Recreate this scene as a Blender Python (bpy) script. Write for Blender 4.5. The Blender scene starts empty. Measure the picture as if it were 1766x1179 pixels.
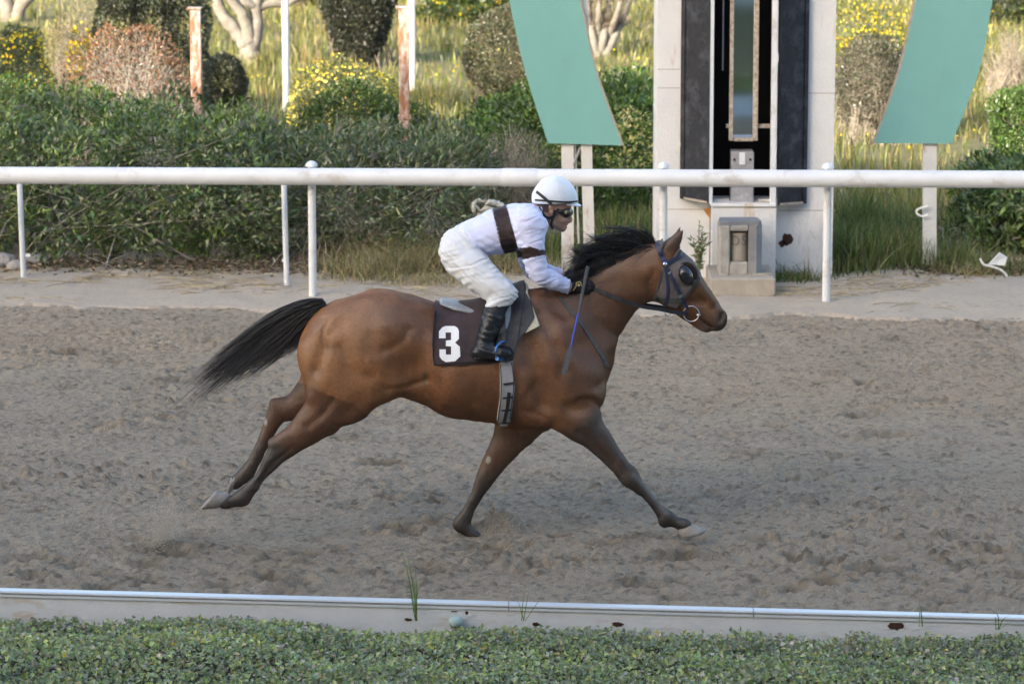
import bpy, math, random
import numpy as np
from mathutils import Vector, Quaternion
from mathutils.bvhtree import BVHTree

random.seed(7)
rng = np.random.default_rng(7)
scene = bpy.context.scene
C = scene.collection

# ------------------------------------------------------------------ camera
CAM_H = 4.95
PITCH = math.radians(10.0)
FPX = 6267.0                      # focal length in photo pixels (1766 wide)
W0, H0 = 1766.0, 1179.0
cam_d = bpy.data.cameras.new('camera')
cam_d.sensor_width = 36.0
cam_d.lens = FPX / W0 * 36.0
cam_d.clip_start = 0.5
cam_d.clip_end = 3000.0
cam_d.dof.use_dof = True
cam_d.dof.focus_distance = 21.55
cam_d.dof.aperture_fstop = 5.0
cam = bpy.data.objects.new('camera', cam_d)
C.objects.link(cam)
cam.location = (0, 0, CAM_H)
cam.rotation_euler = (math.pi / 2 - PITCH, 0, 0)
scene.camera = cam

# ------------------------------------------------------------------ light
SUN_E = math.radians(17.5)
SUN_A = math.radians(38.0)        # the sun stands behind the camera, to its left
SV = Vector((-math.sin(SUN_A) * math.cos(SUN_E), -math.cos(SUN_A) * math.cos(SUN_E), math.sin(SUN_E)))
world = bpy.data.worlds.new('World')
scene.world = world
world.use_nodes = True
wn = world.node_tree.nodes
wl = world.node_tree.links
bg = wn.get('Background') or wn.new('ShaderNodeBackground')
sky = wn.new('ShaderNodeTexSky')
sky.sky_type = 'NISHITA'
sky.sun_disc = False
sky.sun_elevation = SUN_E
sky.sun_rotation = math.atan2(SV.x, SV.y)
sky.altitude = 20
sky.air_density = 1.0
sky.dust_density = 3.2
sky.ozone_density = 1.0
wl.new(sky.outputs['Color'], bg.inputs['Color'])
bg.inputs['Strength'].default_value = 0.15
sun_d = bpy.data.lights.new('sun', 'SUN')
sun_d.energy = 2.7
sun_d.angle = math.radians(0.53)
sun_d.color = (1.0, 0.90, 0.74)
sun = bpy.data.objects.new('sun', sun_d)
C.objects.link(sun)
sun.rotation_euler = (-SV).to_track_quat('-Z', 'Y').to_euler()
vs = scene.view_settings
vs.view_transform = 'Standard'
vs.look = 'None'
vs.exposure = 2.0
vs.gamma = 1.0
vs.use_curve_mapping = False

# ------------------------------------------------------------------ geometry helpers
CP, SP = math.cos(PITCH), math.sin(PITCH)
def ray(u, v):
    a = (u - W0 / 2) / FPX; b = (H0 / 2 - v) / FPX
    return np.array([a, CP + b * SP, -SP + b * CP])
def at(u, v, y):                   # point of the plane y that projects on pixel (u, v)
    d = ray(u, v); t = y / d[1]
    return np.array([d[0] * t, y, CAM_H + d[2] * t])
def ground(u, v, z=0.0):           # point of the level z
    d = ray(u, v); t = (z - CAM_H) / d[2]
    return np.array([d[0] * t, d[1] * t, z])
def to_px(V):
    V = np.asarray(V, float)
    dy = V[..., 1]; dz = V[..., 2] - CAM_H
    dep = dy * CP - dz * SP; up = dy * SP + dz * CP
    return W0 / 2 + V[..., 0] / dep * FPX, H0 / 2 - up / dep * FPX
def mpp(y):                        # metres per photo pixel at about that distance
    return y / CP / FPX

def _hash(ix, iy, iz, seed):
    h = (ix.astype(np.int64) * 374761393 + iy.astype(np.int64) * 668265263 + iz.astype(np.int64) * 2147483647 + seed * 1274126177) & 0xFFFFFFFF
    h = ((h ^ (h >> 13)) * 1274126177) & 0xFFFFFFFF
    h = ((h ^ (h >> 16)) * 668265263) & 0xFFFFFFFF
    return ((h ^ (h >> 15)) & 0xFFFF).astype(np.float32) / 65535.0
def noise2(x, y, seed=0):
    ix = np.floor(x); iy = np.floor(y); fx = x - ix; fy = y - iy
    fx = fx * fx * (3 - 2 * fx); fy = fy * fy * (3 - 2 * fy)
    z = np.zeros_like(ix)
    a = _hash(ix, iy, z, seed); b = _hash(ix + 1, iy, z, seed); c = _hash(ix, iy + 1, z, seed); d = _hash(ix + 1, iy + 1, z, seed)
    return (a + (b - a) * fx) * (1 - fy) + (c + (d - c) * fx) * fy
def noise3(x, y, z, seed=0):
    ix = np.floor(x); iy = np.floor(y); iz = np.floor(z); fx = x - ix; fy = y - iy; fz = z - iz
    fx = fx * fx * (3 - 2 * fx); fy = fy * fy * (3 - 2 * fy); fz = fz * fz * (3 - 2 * fz)
    r = 0
    for dz, wz in ((0, 1 - fz), (1, fz)):
        a = _hash(ix, iy, iz + dz, seed); b = _hash(ix + 1, iy, iz + dz, seed); c = _hash(ix, iy + 1, iz + dz, seed); d = _hash(ix + 1, iy + 1, iz + dz, seed)
        r = r + wz * ((a + (b - a) * fx) * (1 - fy) + (c + (d - c) * fx) * fy)
    return r

def empty(name, loc, label=None, cat=None, group=None):
    o = bpy.data.objects.new(name, None)
    o.empty_display_size = 0.1
    o.location = loc
    C.objects.link(o)
    tag(o, label, cat, group)
    return o
def tag(o, label=None, cat=None, group=None, kind=None):
    if label: o['label'] = label
    if cat: o['category'] = cat
    if group: o['group'] = group
    if kind: o['kind'] = kind
    return o
def mesh_np(name, V, F, mat, parent=None, smooth=False, col=None, uv=None):
    """V (n,3) in world coordinates, F (m,k) faces of one size or a list of faces."""
    V = np.asarray(V, np.float32)
    if parent is not None:
        V = V - np.array(parent_loc(parent), np.float32)
    me = bpy.data.meshes.new(name)
    if isinstance(F, np.ndarray):
        m, k = F.shape
        me.vertices.add(len(V)); me.vertices.foreach_set('co', V.ravel())
        me.loops.add(m * k); me.loops.foreach_set('vertex_index', F.astype(np.int32).ravel())
        me.polygons.add(m); me.polygons.foreach_set('loop_start', np.arange(0, m * k, k, dtype=np.int32))
        me.update(calc_edges=True)
    else:
        me.from_pydata(V.tolist(), [], F); me.update()
    me.polygons.foreach_set('use_smooth', np.full(len(me.polygons), smooth, bool))
    if col is not None:
        col = np.asarray(col, np.float32)
        if col.shape[1] == 3: col = np.concatenate([col, np.ones((len(col), 1), np.float32)], 1)
        ca = me.color_attributes.new('Col', 'FLOAT_COLOR', 'POINT')
        ca.data.foreach_set('color', col.ravel())
    if mat is not None: me.materials.append(mat)
    o = bpy.data.objects.new(name, me)
    C.objects.link(o)
    if parent is not None: o.parent = parent
    return o
def parent_loc(p):
    v = Vector(p.location)
    while p.parent is not None:
        p = p.parent; v = v + p.location
    return v

class MB:                           # collects pieces of ONE mesh
    def __init__(s): s.V = []; s.F = []; s.n = 0
    def add(s, V, F):
        V = np.asarray(V, float)
        s.V.append(V); s.F += [[i + s.n for i in f] for f in F]; s.n += len(V); return s
    def box(s, lo, hi, bev=0.0):
        (x0, y0, z0), (x1, y1, z1) = lo, hi
        if bev <= 0:
            V = [(x, y, z) for z in (z0, z1) for y in (y0, y1) for x in (x0, x1)]
            return s.add(V, [(0, 2, 3, 1), (4, 5, 7, 6), (0, 1, 5, 4), (2, 6, 7, 3), (0, 4, 6, 2), (1, 3, 7, 5)])
        b = min(bev, (x1 - x0) * .45, (y1 - y0) * .45, (z1 - z0) * .45)
        V = []; 
        for sz in (0, 1):
            for sy in (0, 1):
                for sx in (0, 1):
                    c = np.array([(x0, x1)[sx], (y0, y1)[sy], (z0, z1)[sz]], float)
                    for ax in range(3):
                        p = c.copy()
                        for k in range(3):
                            if k != ax: p[k] += b if (sx, sy, sz)[k] == 0 else -b
                        V.append(p)
        def q(sx, sy, sz, ax): return (sz * 4 + sy * 2 + sx) * 3 + ax
        F = [(q(0,0,0,0), q(0,0,1,0), q(0,1,1,0), q(0,1,0,0)), (q(1,0,0,0), q(1,1,0,0), q(1,1,1,0), q(1,0,1,0)),
             (q(0,0,0,1), q(1,0,0,1), q(1,0,1,1), q(0,0,1,1)), (q(0,1,0,1), q(0,1,1,1), q(1,1,1,1), q(1,1,0,1)),
             (q(0,0,0,2), q(0,1,0,2), q(1,1,0,2), q(1,0,0,2)), (q(0,0,1,2), q(1,0,1,2), q(1,1,1,2), q(0,1,1,2))]
        for a, bb in ((0, 1), (0, 2), (1, 2)):
            k = 3 - a - bb
            for i in (0, 1):
                for j in (0, 1):
                    def idx(t, ax):
                        c = [0, 0, 0]; c[a] = i; c[bb] = j; c[k] = t
                        return q(c[0], c[1], c[2], ax)
                    F.append((idx(0, a), idx(1, a), idx(1, bb), idx(0, bb)))
        for sz in (0, 1):
            for sy in (0, 1):
                for sx in (0, 1): F.append((q(sx, sy, sz, 0), q(sx, sy, sz, 1), q(sx, sy, sz, 2)))
        return s.add(V, F)
    def tube(s, P, R, k=10, cap=True):
        P = np.asarray(P, float); R = np.broadcast_to(np.asarray(R, float), (len(P),))
        T = np.gradient(P, axis=0); T /= np.linalg.norm(T, axis=1)[:, None] + 1e-12
        ref = np.array([0, 0, 1.0]) if abs(T[:, 2]).mean() < .8 else np.array([0, 1.0, 0])
        V = []
        for p, t, r in zip(P, T, R):
            a = np.cross(t, ref); a /= np.linalg.norm(a) + 1e-12; b = np.cross(t, a)
            ref = -np.cross(t, a) if False else ref
            for i in range(k):
                w = 2 * math.pi * i / k
                V.append(p + r * (math.cos(w) * a + math.sin(w) * b))
        F = [(j * k + i, j * k + (i + 1) % k, (j + 1) * k + (i + 1) % k, (j + 1) * k + i) for j in range(len(P) - 1) for i in range(k)]
        if cap:                     # end discs with vertices of their own, so that they stay flat
            m = len(V); V = V + V[:k] + V[-k:]
            F += [tuple(m + i for i in range(k))[::-1], tuple(m + k + i for i in range(k))]
        return s.add(V, F)
    def prism(s, poly, off):        # polygon of 3-D points extruded by the vector off
        poly = np.asarray(poly, float); n = len(poly); off = np.asarray(off, float)
        F = [tuple(range(n)), tuple(range(2 * n - 1, n - 1, -1))] + [(i, n + i, n + (i + 1) % n, (i + 1) % n) for i in range(n)]
        return s.add(np.concatenate([poly, poly + off]), F)
    def build(s, name, mat, parent=None, smooth=False, fix=True):
        o = mesh_np(name, np.concatenate(s.V), s.F, mat, parent, smooth)
        if fix:
            import bmesh
            bm = bmesh.new(); bm.from_mesh(o.data)
            bmesh.ops.recalc_face_normals(bm, faces=bm.faces)
            for f in bm.faces:
                if len(f.verts) > 4: f.smooth = False
            bm.to_mesh(o.data); bm.free()
        return o

def tubes(P, R, k=3):               # P (N,S,3), R (N,S): many thin strands in one mesh
    N, S, _ = P.shape
    T = np.gradient(P, axis=1); T /= np.linalg.norm(T, axis=2, keepdims=True) + 1e-9
    ref = np.where(np.abs(T[..., 1:2]) > .9, np.array([1., 0, 0]), np.array([0, 1., 0]))
    a = np.cross(T, ref); a /= np.linalg.norm(a, axis=2, keepdims=True) + 1e-9
    b = np.cross(T, a)
    ring = [P + R[..., None] * (math.cos(2 * math.pi * i / k) * a + math.sin(2 * math.pi * i / k) * b) for i in range(k)]
    V = np.stack(ring, 2).reshape(-1, 3)
    n = np.arange(N)[:, None, None] * S * k; sidx = np.arange(S - 1)[None, :, None] * k; i = np.arange(k)[None, None, :]
    j = (i + 1) % k
    F = np.stack([n + sidx + i, n + sidx + j, n + sidx + k + j, n + sidx + k + i], -1).reshape(-1, 4)
    return V, F
def ribbons(P, Wd, w):              # P (N,S,3), side vector Wd (N,3), width w (N,S)
    N, S, _ = P.shape
    off = Wd[:, None, :] * w[..., None] * .5
    V = np.stack([P - off, P + off], 2).reshape(-1, 3)
    n = np.arange(N)[:, None] * S * 2; s = np.arange(S - 1)[None, :] * 2
    F = np.stack([n + s, n + s + 1, n + s + 3, n + s + 2], -1).reshape(-1, 4)
    return V, F
def unit(v): return v / (np.linalg.norm(v, axis=-1, keepdims=True) + 1e-9)

# ------------------------------------------------------------------ materials
def mat(name, col, rough=0.6, spec=0.4, attr=False, var=0.0, vscale=8.0, bump=0.0, bscale=40.0, metal=0.0, col2=None, sheen=0.0, stretch=None, coat=0.0):
    m = bpy.data.materials.new(name); m.use_nodes = True
    nt = m.node_tree; n = nt.nodes; l = nt.links
    p = n['Principled BSDF']
    p.inputs['Roughness'].default_value = rough
    p.inputs['Specular IOR Level'].default_value = spec
    p.inputs['Metallic'].default_value = metal
    if sheen: p.inputs['Sheen Weight'].default_value = sheen
    if coat: p.inputs['Coat Weight'].default_value = coat
    tc = n.new('ShaderNodeTexCoord')
    mp = n.new('ShaderNodeMapping'); l.new(tc.outputs['Object'], mp.inputs['Vector'])
    if stretch: mp.inputs['Scale'].default_value = stretch
    src = None
    if attr:
        a = n.new('ShaderNodeAttribute'); a.attribute_name = 'Col'; src = a.outputs['Color']
    if var > 0 or col2 is not None:
        nz = n.new('ShaderNodeTexNoise'); nz.inputs['Scale'].default_value = vscale; nz.inputs['Detail'].default_value = 6; nz.inputs['Roughness'].default_value = .65
        l.new(mp.outputs['Vector'], nz.inputs['Vector'])
        cr = n.new('ShaderNodeMapRange'); cr.inputs['From Min'].default_value = .3; cr.inputs['From Max'].default_value = .7
        l.new(nz.outputs['Fac'], cr.inputs['Value'])
        if col2 is not None:
            mx = n.new('ShaderNodeMix'); mx.data_type = 'RGBA'
            l.new(cr.outputs['Result'], mx.inputs['Factor']); mx.inputs['A'].default_value = (*col, 1); mx.inputs['B'].default_value = (*col2, 1)
            src = mx.outputs['Result']
        else:
            cr.inputs['To Min'].default_value = 1 - var; cr.inputs['To Max'].default_value = 1 + var
            mx = n.new('ShaderNodeMix'); mx.data_type = 'RGBA'; mx.blend_type = 'MULTIPLY'; mx.inputs['Factor'].default_value = 1
            if src is not None: l.new(src, mx.inputs['A'])
            else: mx.inputs['A'].default_value = (*col, 1)
            l.new(cr.outputs['Result'], mx.inputs['B']); src = mx.outputs['Result']
    if src is not None: l.new(src, p.inputs['Base Color'])
    else: p.inputs['Base Color'].default_value = (*col, 1)
    if bump > 0:
        bz = n.new('ShaderNodeTexNoise'); bz.inputs['Scale'].default_value = bscale; bz.inputs['Detail'].default_value = 5; bz.inputs['Roughness'].default_value = .6
        l.new(mp.outputs['Vector'], bz.inputs['Vector'])
        bp = n.new('ShaderNodeBump'); bp.inputs['Strength'].default_value = 1; bp.inputs['Distance'].default_value = bump
        l.new(bz.outputs['Fac'], bp.inputs['Height']); l.new(bp.outputs['Normal'], p.inputs['Normal'])
    return m
def add_spots(m, col, scale, lo, hi, stretch=(1, 1, 1), detail=5.0):
    """stains of another colour over a material, with a shape of their own"""
    nt = m.node_tree; n = nt.nodes; l = nt.links; p = n['Principled BSDF']
    tc = n.new('ShaderNodeTexCoord'); mp = n.new('ShaderNodeMapping'); mp.inputs['Scale'].default_value = stretch
    l.new(tc.outputs['Object'], mp.inputs['Vector'])
    nz = n.new('ShaderNodeTexNoise'); nz.inputs['Scale'].default_value = scale; nz.inputs['Detail'].default_value = detail; nz.inputs['Roughness'].default_value = .7
    l.new(mp.outputs['Vector'], nz.inputs['Vector'])
    mr = n.new('ShaderNodeMapRange'); mr.inputs['From Min'].default_value = lo; mr.inputs['From Max'].default_value = hi
    l.new(nz.outputs['Fac'], mr.inputs['Value'])
    mx = n.new('ShaderNodeMix'); mx.data_type = 'RGBA'; l.new(mr.outputs['Result'], mx.inputs['Factor'])
    if p.inputs['Base Color'].is_linked: l.new(p.inputs['Base Color'].links[0].from_socket, mx.inputs['A'])
    else: mx.inputs['A'].default_value = p.inputs['Base Color'].default_value
    mx.inputs['B'].default_value = (*col, 1)
    l.new(mx.outputs['Result'], p.inputs['Base Color'])
    return m
def leaf_mat(name, trans=0.3, gloss=0.06):
    m = bpy.data.materials.new(name); m.use_nodes = True
    nt = m.node_tree; n = nt.nodes; l = nt.links; n.clear()
    out = n.new('ShaderNodeOutputMaterial')
    a = n.new('ShaderNodeAttribute'); a.attribute_name = 'Col'
    d = n.new('ShaderNodeBsdfDiffuse'); t = n.new('ShaderNodeBsdfTranslucent'); g = n.new('ShaderNodeBsdfGlossy'); g.inputs['Roughness'].default_value = .42
    l.new(a.outputs['Color'], d.inputs['Color'])
    h = n.new('ShaderNodeMix'); h.data_type = 'RGBA'; h.blend_type = 'MULTIPLY'; h.inputs['Factor'].default_value = 1
    l.new(a.outputs['Color'], h.inputs['A']); h.inputs['B'].default_value = (1.3, 1.25, .6, 1)
    l.new(h.outputs['Result'], t.inputs['Color'])
    m1 = n.new('ShaderNodeMixShader'); m1.inputs['Fac'].default_value = trans
    l.new(d.outputs[0], m1.inputs[1]); l.new(t.outputs[0], m1.inputs[2])
    m2 = n.new('ShaderNodeMixShader'); m2.inputs['Fac'].default_value = gloss
    l.new(m1.outputs[0], m2.inputs[1]); l.new(g.outputs[0], m2.inputs[2])
    l.new(m2.outputs[0], out.inputs['Surface'])
    return m
M = {}
M['leaf'] = leaf_mat('leaf', .3, .07)
M['grass'] = leaf_mat('grass_blade', .3, .03)
M['flower'] = leaf_mat('petal', .25, .0)
M['bark'] = mat('bark', (.16, .13, .10), .85, .2, var=.35, vscale=14, bump=.012, bscale=30)
M['palebark'] = mat('pale_bark', (.22, .20, .175), .85, .2, var=.3, vscale=9, bump=.01, bscale=25)
M['twig'] = mat('twig', (.22, .18, .14), .85, .2, var=.3, vscale=10)
M['whitewood'] = mat('bleached_twig', (.50, .45, .38), .85, .2, var=.3, vscale=10)
M['palewood'] = mat('dry_twig', (.36, .31, .25), .85, .2, var=.3, vscale=10)
M['white'] = mat('white_paint', (.62, .63, .65), .45, .4, var=.05, vscale=5)
add_spots(M['white'], (.42, .38, .33), 3.0, .55, .75, (1, 1, 1.5))
M['plaster'] = mat('white_plaster', (.64, .635, .63), .75, .3, var=.05, vscale=3, bump=.006, bscale=35)
add_spots(M['plaster'], (.47, .34, .20), 5.0, .58, .72, (1, 1, .22))
add_spots(M['plaster'], (.45, .42, .38), 2.2, .58, .85, (1, 1, .5))
M['black'] = mat('black_board', (.018, .020, .026), .7, .3, var=.35, vscale=20, bump=.004, bscale=120)
add_spots(M['black'], (.30, .31, .34), 70, .70, .78, (1, 1, .6))
add_spots(M['black'], (.07, .075, .09), 7, .5, .8)
M['darkin'] = mat('dark_interior', (.016, .015, .016), .85, .15, var=.2)
M['concrete'] = mat('concrete', (.36, .34, .31), .9, .2, var=.22, vscale=7, bump=.008, bscale=45)
M['sandstone'] = mat('sandy_concrete', (.37, .33, .28), .95, .1, var=.12, vscale=10, bump=.01, bscale=40)
M['greypaint'] = mat('grey_paint', (.27, .27, .285), .6, .3, var=.2, vscale=12, bump=.003, bscale=60)
add_spots(M['greypaint'], (.46, .45, .44), 9, .55, .75)
M['rust'] = mat('rusty_white_post', (.50, .46, .43), .8, .25, var=.1, vscale=6, bump=.004, bscale=60)
add_spots(M['rust'], (.27, .125, .07), 8.0, .40, .56, (1, 1, .4))
M['green'] = mat('green_board', (.165, .36, .335), .55, .35, var=.05, vscale=2.5)
add_spots(M['green'], (.11, .26, .24), 6, .60, .9, (1, 1, .4))
add_spots(M['green'], (.20, .34, .30), 30, .66, .75)
M['boardedge'] = mat('board_edge', (.34, .29, .24), .85, .2, var=.25, vscale=18)
M['mirror'] = mat('mirror_glass', (.50, .54, .55), .04, .5, metal=1.0, var=.06, vscale=4)
M['mirrorframe'] = mat('worn_frame', (.52, .47, .41), .8, .2, col2=(.22, .16, .11), vscale=30, bump=.003, bscale=90)
M['kerbwall'] = mat('kerb_wall', (.60, .605, .62), .8, .25, var=.06, vscale=4, bump=.004, bscale=40)
add_spots(M['kerbwall'], (.48, .33, .20), 3.0, .56, .74, (.7, 1, 2.5))
M['kerbcap'] = mat('kerb_cap', (.56, .575, .60), .32, .5, var=.04, vscale=4)
add_spots(M['kerbcap'], (.5, .42, .34), 2.5, .68, .78)
M['rustdark'] = mat('dark_rust', (.06, .03, .022), .9, .15, var=.3, vscale=30)
M['stone'] = mat('stone', (.34, .32, .30), .9, .2, var=.3, vscale=12, bump=.02, bscale=20)
M['plastic'] = mat('white_plastic', (.72, .70, .66), .5, .4, var=.12, vscale=12)
M['black_leather'] = mat('black_leather', (.012, .013, .016), .32, .5, var=.2, vscale=25, bump=.003, bscale=60)
M['strap'] = mat('dark_strap', (.020, .022, .028), .55, .4, var=.3, vscale=30)
M['navy'] = mat('navy_strap', (.020, .026, .065), .45, .45, var=.25, vscale=30)
M['greystrap'] = mat('grey_rubber_strap', (.075, .078, .085), .6, .35, var=.25, vscale=40)
M['steel'] = mat('steel', (.62, .62, .62), .22, .5, metal=1.0)

# ------------------------------------------------------------------ setting: ground, track, verge
TRACK_Y = lambda x: 29.38 - 0.075 * x           # far edge of the dark sand
KERB_Y = lambda x: 18.76 - 0.108 * x            # centre line of the low kerb wall
def axis(lo, f0, f1, hi, step, coarse):
    a = list(np.arange(f0, f1, step))
    x = f0; s = step; left = []
    while x > lo: s = min(s * 1.35, coarse); x -= s; left.append(x)
    x = a[-1]; s = step; right = []
    while x < hi: s = min(s * 1.35, coarse); x += s; right.append(x)
    return np.array(left[::-1] + a + right)
def grid_mesh(xs, ys):
    nx, ny = len(xs), len(ys)
    X, Y = np.meshgrid(xs, ys, indexing='ij')
    i = np.arange(nx - 1)[:, None] * ny; j = np.arange(ny - 1)[None, :]
    F = np.stack([i + j, i + ny + j, i + ny + j + 1, i + j + 1], -1).reshape(-1, 4)
    return X, Y, F

gm = mat('garden_soil', (.20, .17, .11), .95, .1, col2=(.17, .17, .07), vscale=1.2, bump=.03, bscale=6)
xs = axis(-900, -14, 14, 900, 2.0, 90.0); ys = axis(-600, 30, 75, 1500, 2.0, 90.0)
X, Y, F = grid_mesh(xs, ys)
o = mesh_np('ground', np.stack([X.ravel(), Y.ravel(), np.where(Y.ravel() <= 33, -.12, -.012)], 1), F, gm); tag(o, 'dry garden soil stretching to the horizon', kind='structure')

def sand_mat(name, c1, c2, dark, bump):
    m = bpy.data.materials.new(name); m.use_nodes = True
    nt = m.node_tree; n = nt.nodes; l = nt.links; p = n['Principled BSDF']
    p.inputs['Roughness'].default_value = .95; p.inputs['Specular IOR Level'].default_value = .15
    tc = n.new('ShaderNodeTexCoord')
    def nz(scale, det, st=(1, 1, 1)):
        mp = n.new('ShaderNodeMapping'); mp.inputs['Scale'].default_value = st; l.new(tc.outputs['Object'], mp.inputs['Vector'])
        t = n.new('ShaderNodeTexNoise'); t.inputs['Scale'].default_value = scale; t.inputs['Detail'].default_value = det; t.inputs['Roughness'].default_value = .65
        l.new(mp.outputs['Vector'], t.inputs['Vector']); return t.outputs['Fac']
    def mr(s, a, b):
        r = n.new('ShaderNodeMapRange'); r.inputs['From Min'].default_value = a; r.inputs['From Max'].default_value = b; l.new(s, r.inputs['Value']); return r.outputs['Result']
    m1 = n.new('ShaderNodeMix'); m1.data_type = 'RGBA'; l.new(mr(nz(1.3, 4), .35, .65), m1.inputs['Factor']); m1.inputs['A'].default_value = (*c1, 1); m1.inputs['B'].default_value = (*c2, 1)
    m2 = n.new('ShaderNodeMix'); m2.data_type = 'RGBA'; l.new(mr(nz(26, 4), .52, .74), m2.inputs['Factor']); l.new(m1.outputs['Result'], m2.inputs['A']); m2.inputs['B'].default_value = (*dark, 1)
    src = m2.outputs['Result']
    if name == 'track_sand':        # darker for damp patches and for shade painted in dents and crumbs
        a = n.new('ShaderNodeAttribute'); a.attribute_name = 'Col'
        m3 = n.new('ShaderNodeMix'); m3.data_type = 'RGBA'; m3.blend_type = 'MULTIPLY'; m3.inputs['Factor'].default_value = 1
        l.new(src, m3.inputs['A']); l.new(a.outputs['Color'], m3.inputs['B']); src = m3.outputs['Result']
    l.new(src, p.inputs['Base Color'])
    bp = n.new('ShaderNodeBump'); bp.inputs['Strength'].default_value = 1; bp.inputs['Distance'].default_value = bump
    l.new(nz(85, 3), bp.inputs['Height']); l.new(bp.outputs['Normal'], p.inputs['Normal'])
    return m
M['sand'] = sand_mat('track_sand', (.360, .298, .220), (.320, .264, .196), (.255, .208, .156), .018)
M['verge'] = sand_mat('verge_sand', (.46, .385, .305), (.425, .36, .285), (.345, .285, .222), .012)

# track: one sheet, fine where it is seen close
ys = np.linspace(0, 1, 580) ** 1.08
xs = axis(-60, -4.5, 4.5, 60, .0148, 2.0)
X, Y, F = grid_mesh(xs, ys)
Yw = Y + 0
# keep the sheet between the kerb and the far edge: shear rows so that they follow the two lines
t = (Y - ys[0]) / (ys[-1] - ys[0])
xc = np.clip(X, -14, 14)
Yw = KERB_Y(xc) - .01 + t * ((TRACK_Y(xc) + .25) - (KERB_Y(xc) - .01))
near = ((np.abs(X) < 4.9)).astype(np.float32)
Zt = .0 * X
wx = X + .03 * (noise2(X * 9, Yw * 9, 51) - .5); wy = Yw + .03 * (noise2(X * 9, Yw * 9, 52) - .5)
cl = noise2(wx * 24, wy * 40, 1); cl2 = noise2(wx * 62, wy * 62, 2); cl3 = noise2(wx * 40, wy * 44, 6); big = noise2(X * 2.2, Yw * 3.0, 3); mid = noise2(X * 7, Yw * 12, 4)
rough = .45 + 1.0 * noise2(X * .9, Yw * 1.3, 5)
furrow = np.sin(Yw * 2 * math.pi / .11 + 4 * noise2(X * .4, Yw * .8, 8)) * np.clip(noise2(X * .22, Yw * .5, 9) - .22, 0, 1)
Zt = ((cl - .5) * .016 + (cl3 - .5) * .012 + (cl2 - .5) * .012) * rough + (mid - .5) * .010 + (big - .5) * .022 + furrow * .024
def clods(X, Y, size, dens, r0, r1, h0, h1, seed, sx=1.35):
    """loose crumbs of sand: one rounded lump per occupied cell"""
    cx = np.floor(X / (size * sx)); cy = np.floor(Y / size); out = np.zeros(X.shape, np.float32); tone = np.full(X.shape, .5, np.float32); z = np.zeros_like(cx)
    for i in (-1, 0, 1):
        for j in (-1, 0, 1):
            a, b = cx + i, cy + j
            px = (a + .15 + .7 * _hash(a, b, z, seed)) * size * sx; py = (b + .15 + .7 * _hash(a, b, z, seed + 1)) * size
            on = _hash(a, b, z, seed + 2) < dens; r_ = size * (r0 + (r1 - r0) * _hash(a, b, z, seed + 3)); h_ = h0 + (h1 - h0) * _hash(a, b, z, seed + 4) ** 1.5
            q = ((X - px) / (r_ * sx)) ** 2 + ((Y - py) / r_) ** 2
            v_ = np.where(on, h_ * np.sqrt(np.clip(1 - q, 0, 1)), 0); top = v_ > out
            out = np.where(top, v_, out); tone = np.where(top & (v_ > .003), _hash(a, b, z, seed + 5), tone)
    return out, tone
churn = .35 + 1.15 * noise2(X * .8 + 3, Yw * 1.2, 14)
k1, t1 = clods(wx, wy, .026, .85, .5, .8, .003, .0135, 400); k2, t2 = clods(wx, wy, .048, .30, .3, .55, .006, .021, 410); k3, t3 = clods(wx, wy, .17, .16, .10, .2, .012, .034, 420)
band = np.clip(noise2(X * .45 + 11, Yw * 1.5, 15) * 1.9 - .5, 0, 1.25)          # churned and smoother lanes along the track
Zt += k1 * (.5 + .5 * churn) + k2 * churn * (.15 + 1.1 * band) + k3 * churn * band * 1.1
crumb = np.clip((.36 - t1) / .36, 0, 1) * .75 + (np.clip((.4 - t2) / .4, 0, 1) * 1.0 + np.clip((.45 - t3) / .45, 0, 1) * .6) * (.35 + .7 * band)     # some crumbs darkened, painting in clod shadow
Zt -= .012
hr = np.random.default_rng(3)
dentm = 0 * Zt
def dent(cx, cy, rx, ry, depth, rim=.5):
    global Zt, dentm
    sel = (np.abs(X - cx) < rx * 3) & (np.abs(Yw - cy) < ry * 3)
    q = ((X[sel] - cx) / rx) ** 2 + ((Yw[sel] - cy) / ry) ** 2
    wob = 1 + .5 * (noise2(X[sel] * 14, Yw[sel] * 14, 21) - .5)
    q = q * wob
    dentm[sel] += np.exp(-q * .9) * depth / .045 * (.4 + 1.2 * noise2(X[sel] * 25, Yw[sel] * 25, 22))  # hoofprint hollows get shade painted into the sand colour
    Zt[sel] += -depth * np.exp(-q * 1.3) + depth * rim * np.exp(-((np.sqrt(q) - 1.45) / .45) ** 2)
for i in range(330):
    cx = hr.uniform(-5, 5); cy = hr.uniform(19.3, 29.3)
    if hr.random() < .45: cy = hr.normal(20.6, .5)
    dent(cx, cy, hr.uniform(.05, .10), hr.uniform(.05, .10), hr.uniform(.012, .038), hr.uniform(.2, .6))
for (u, v, rx, ry, d) in ((300, 955, .25, .16, .06), (250, 975, .12, .1, .05), (830, 945, .16, .12, .05), (1170, 960, .2, .12, .06), (1195, 930, .1, .08, .05), (1290, 780, .14, .1, .06), (1610, 690, .16, .12, .05),
                          (590, 985, .1, .08, .05), (1410, 1000, .12, .1, .05), (1490, 985, .1, .1, .05), (180, 735, .14, .1, .05), (600, 755, .14, .1, .05), (660, 800, .2, .12, .06), (1540, 750, .2, .1, .05), (1480, 715, .12, .1, .05),
                          (120, 610, .16, .12, .05), (50, 960, .16, .12, .05), (1700, 970, .14, .1, .05), (470, 1000, .1, .09, .05), (750, 985, .12, .1, .05), (1000, 965, .16, .1, .05)):
    g = ground(u, v); dent(g[0], g[1], rx * .8, ry * .8, d * .8, .4)
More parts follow.
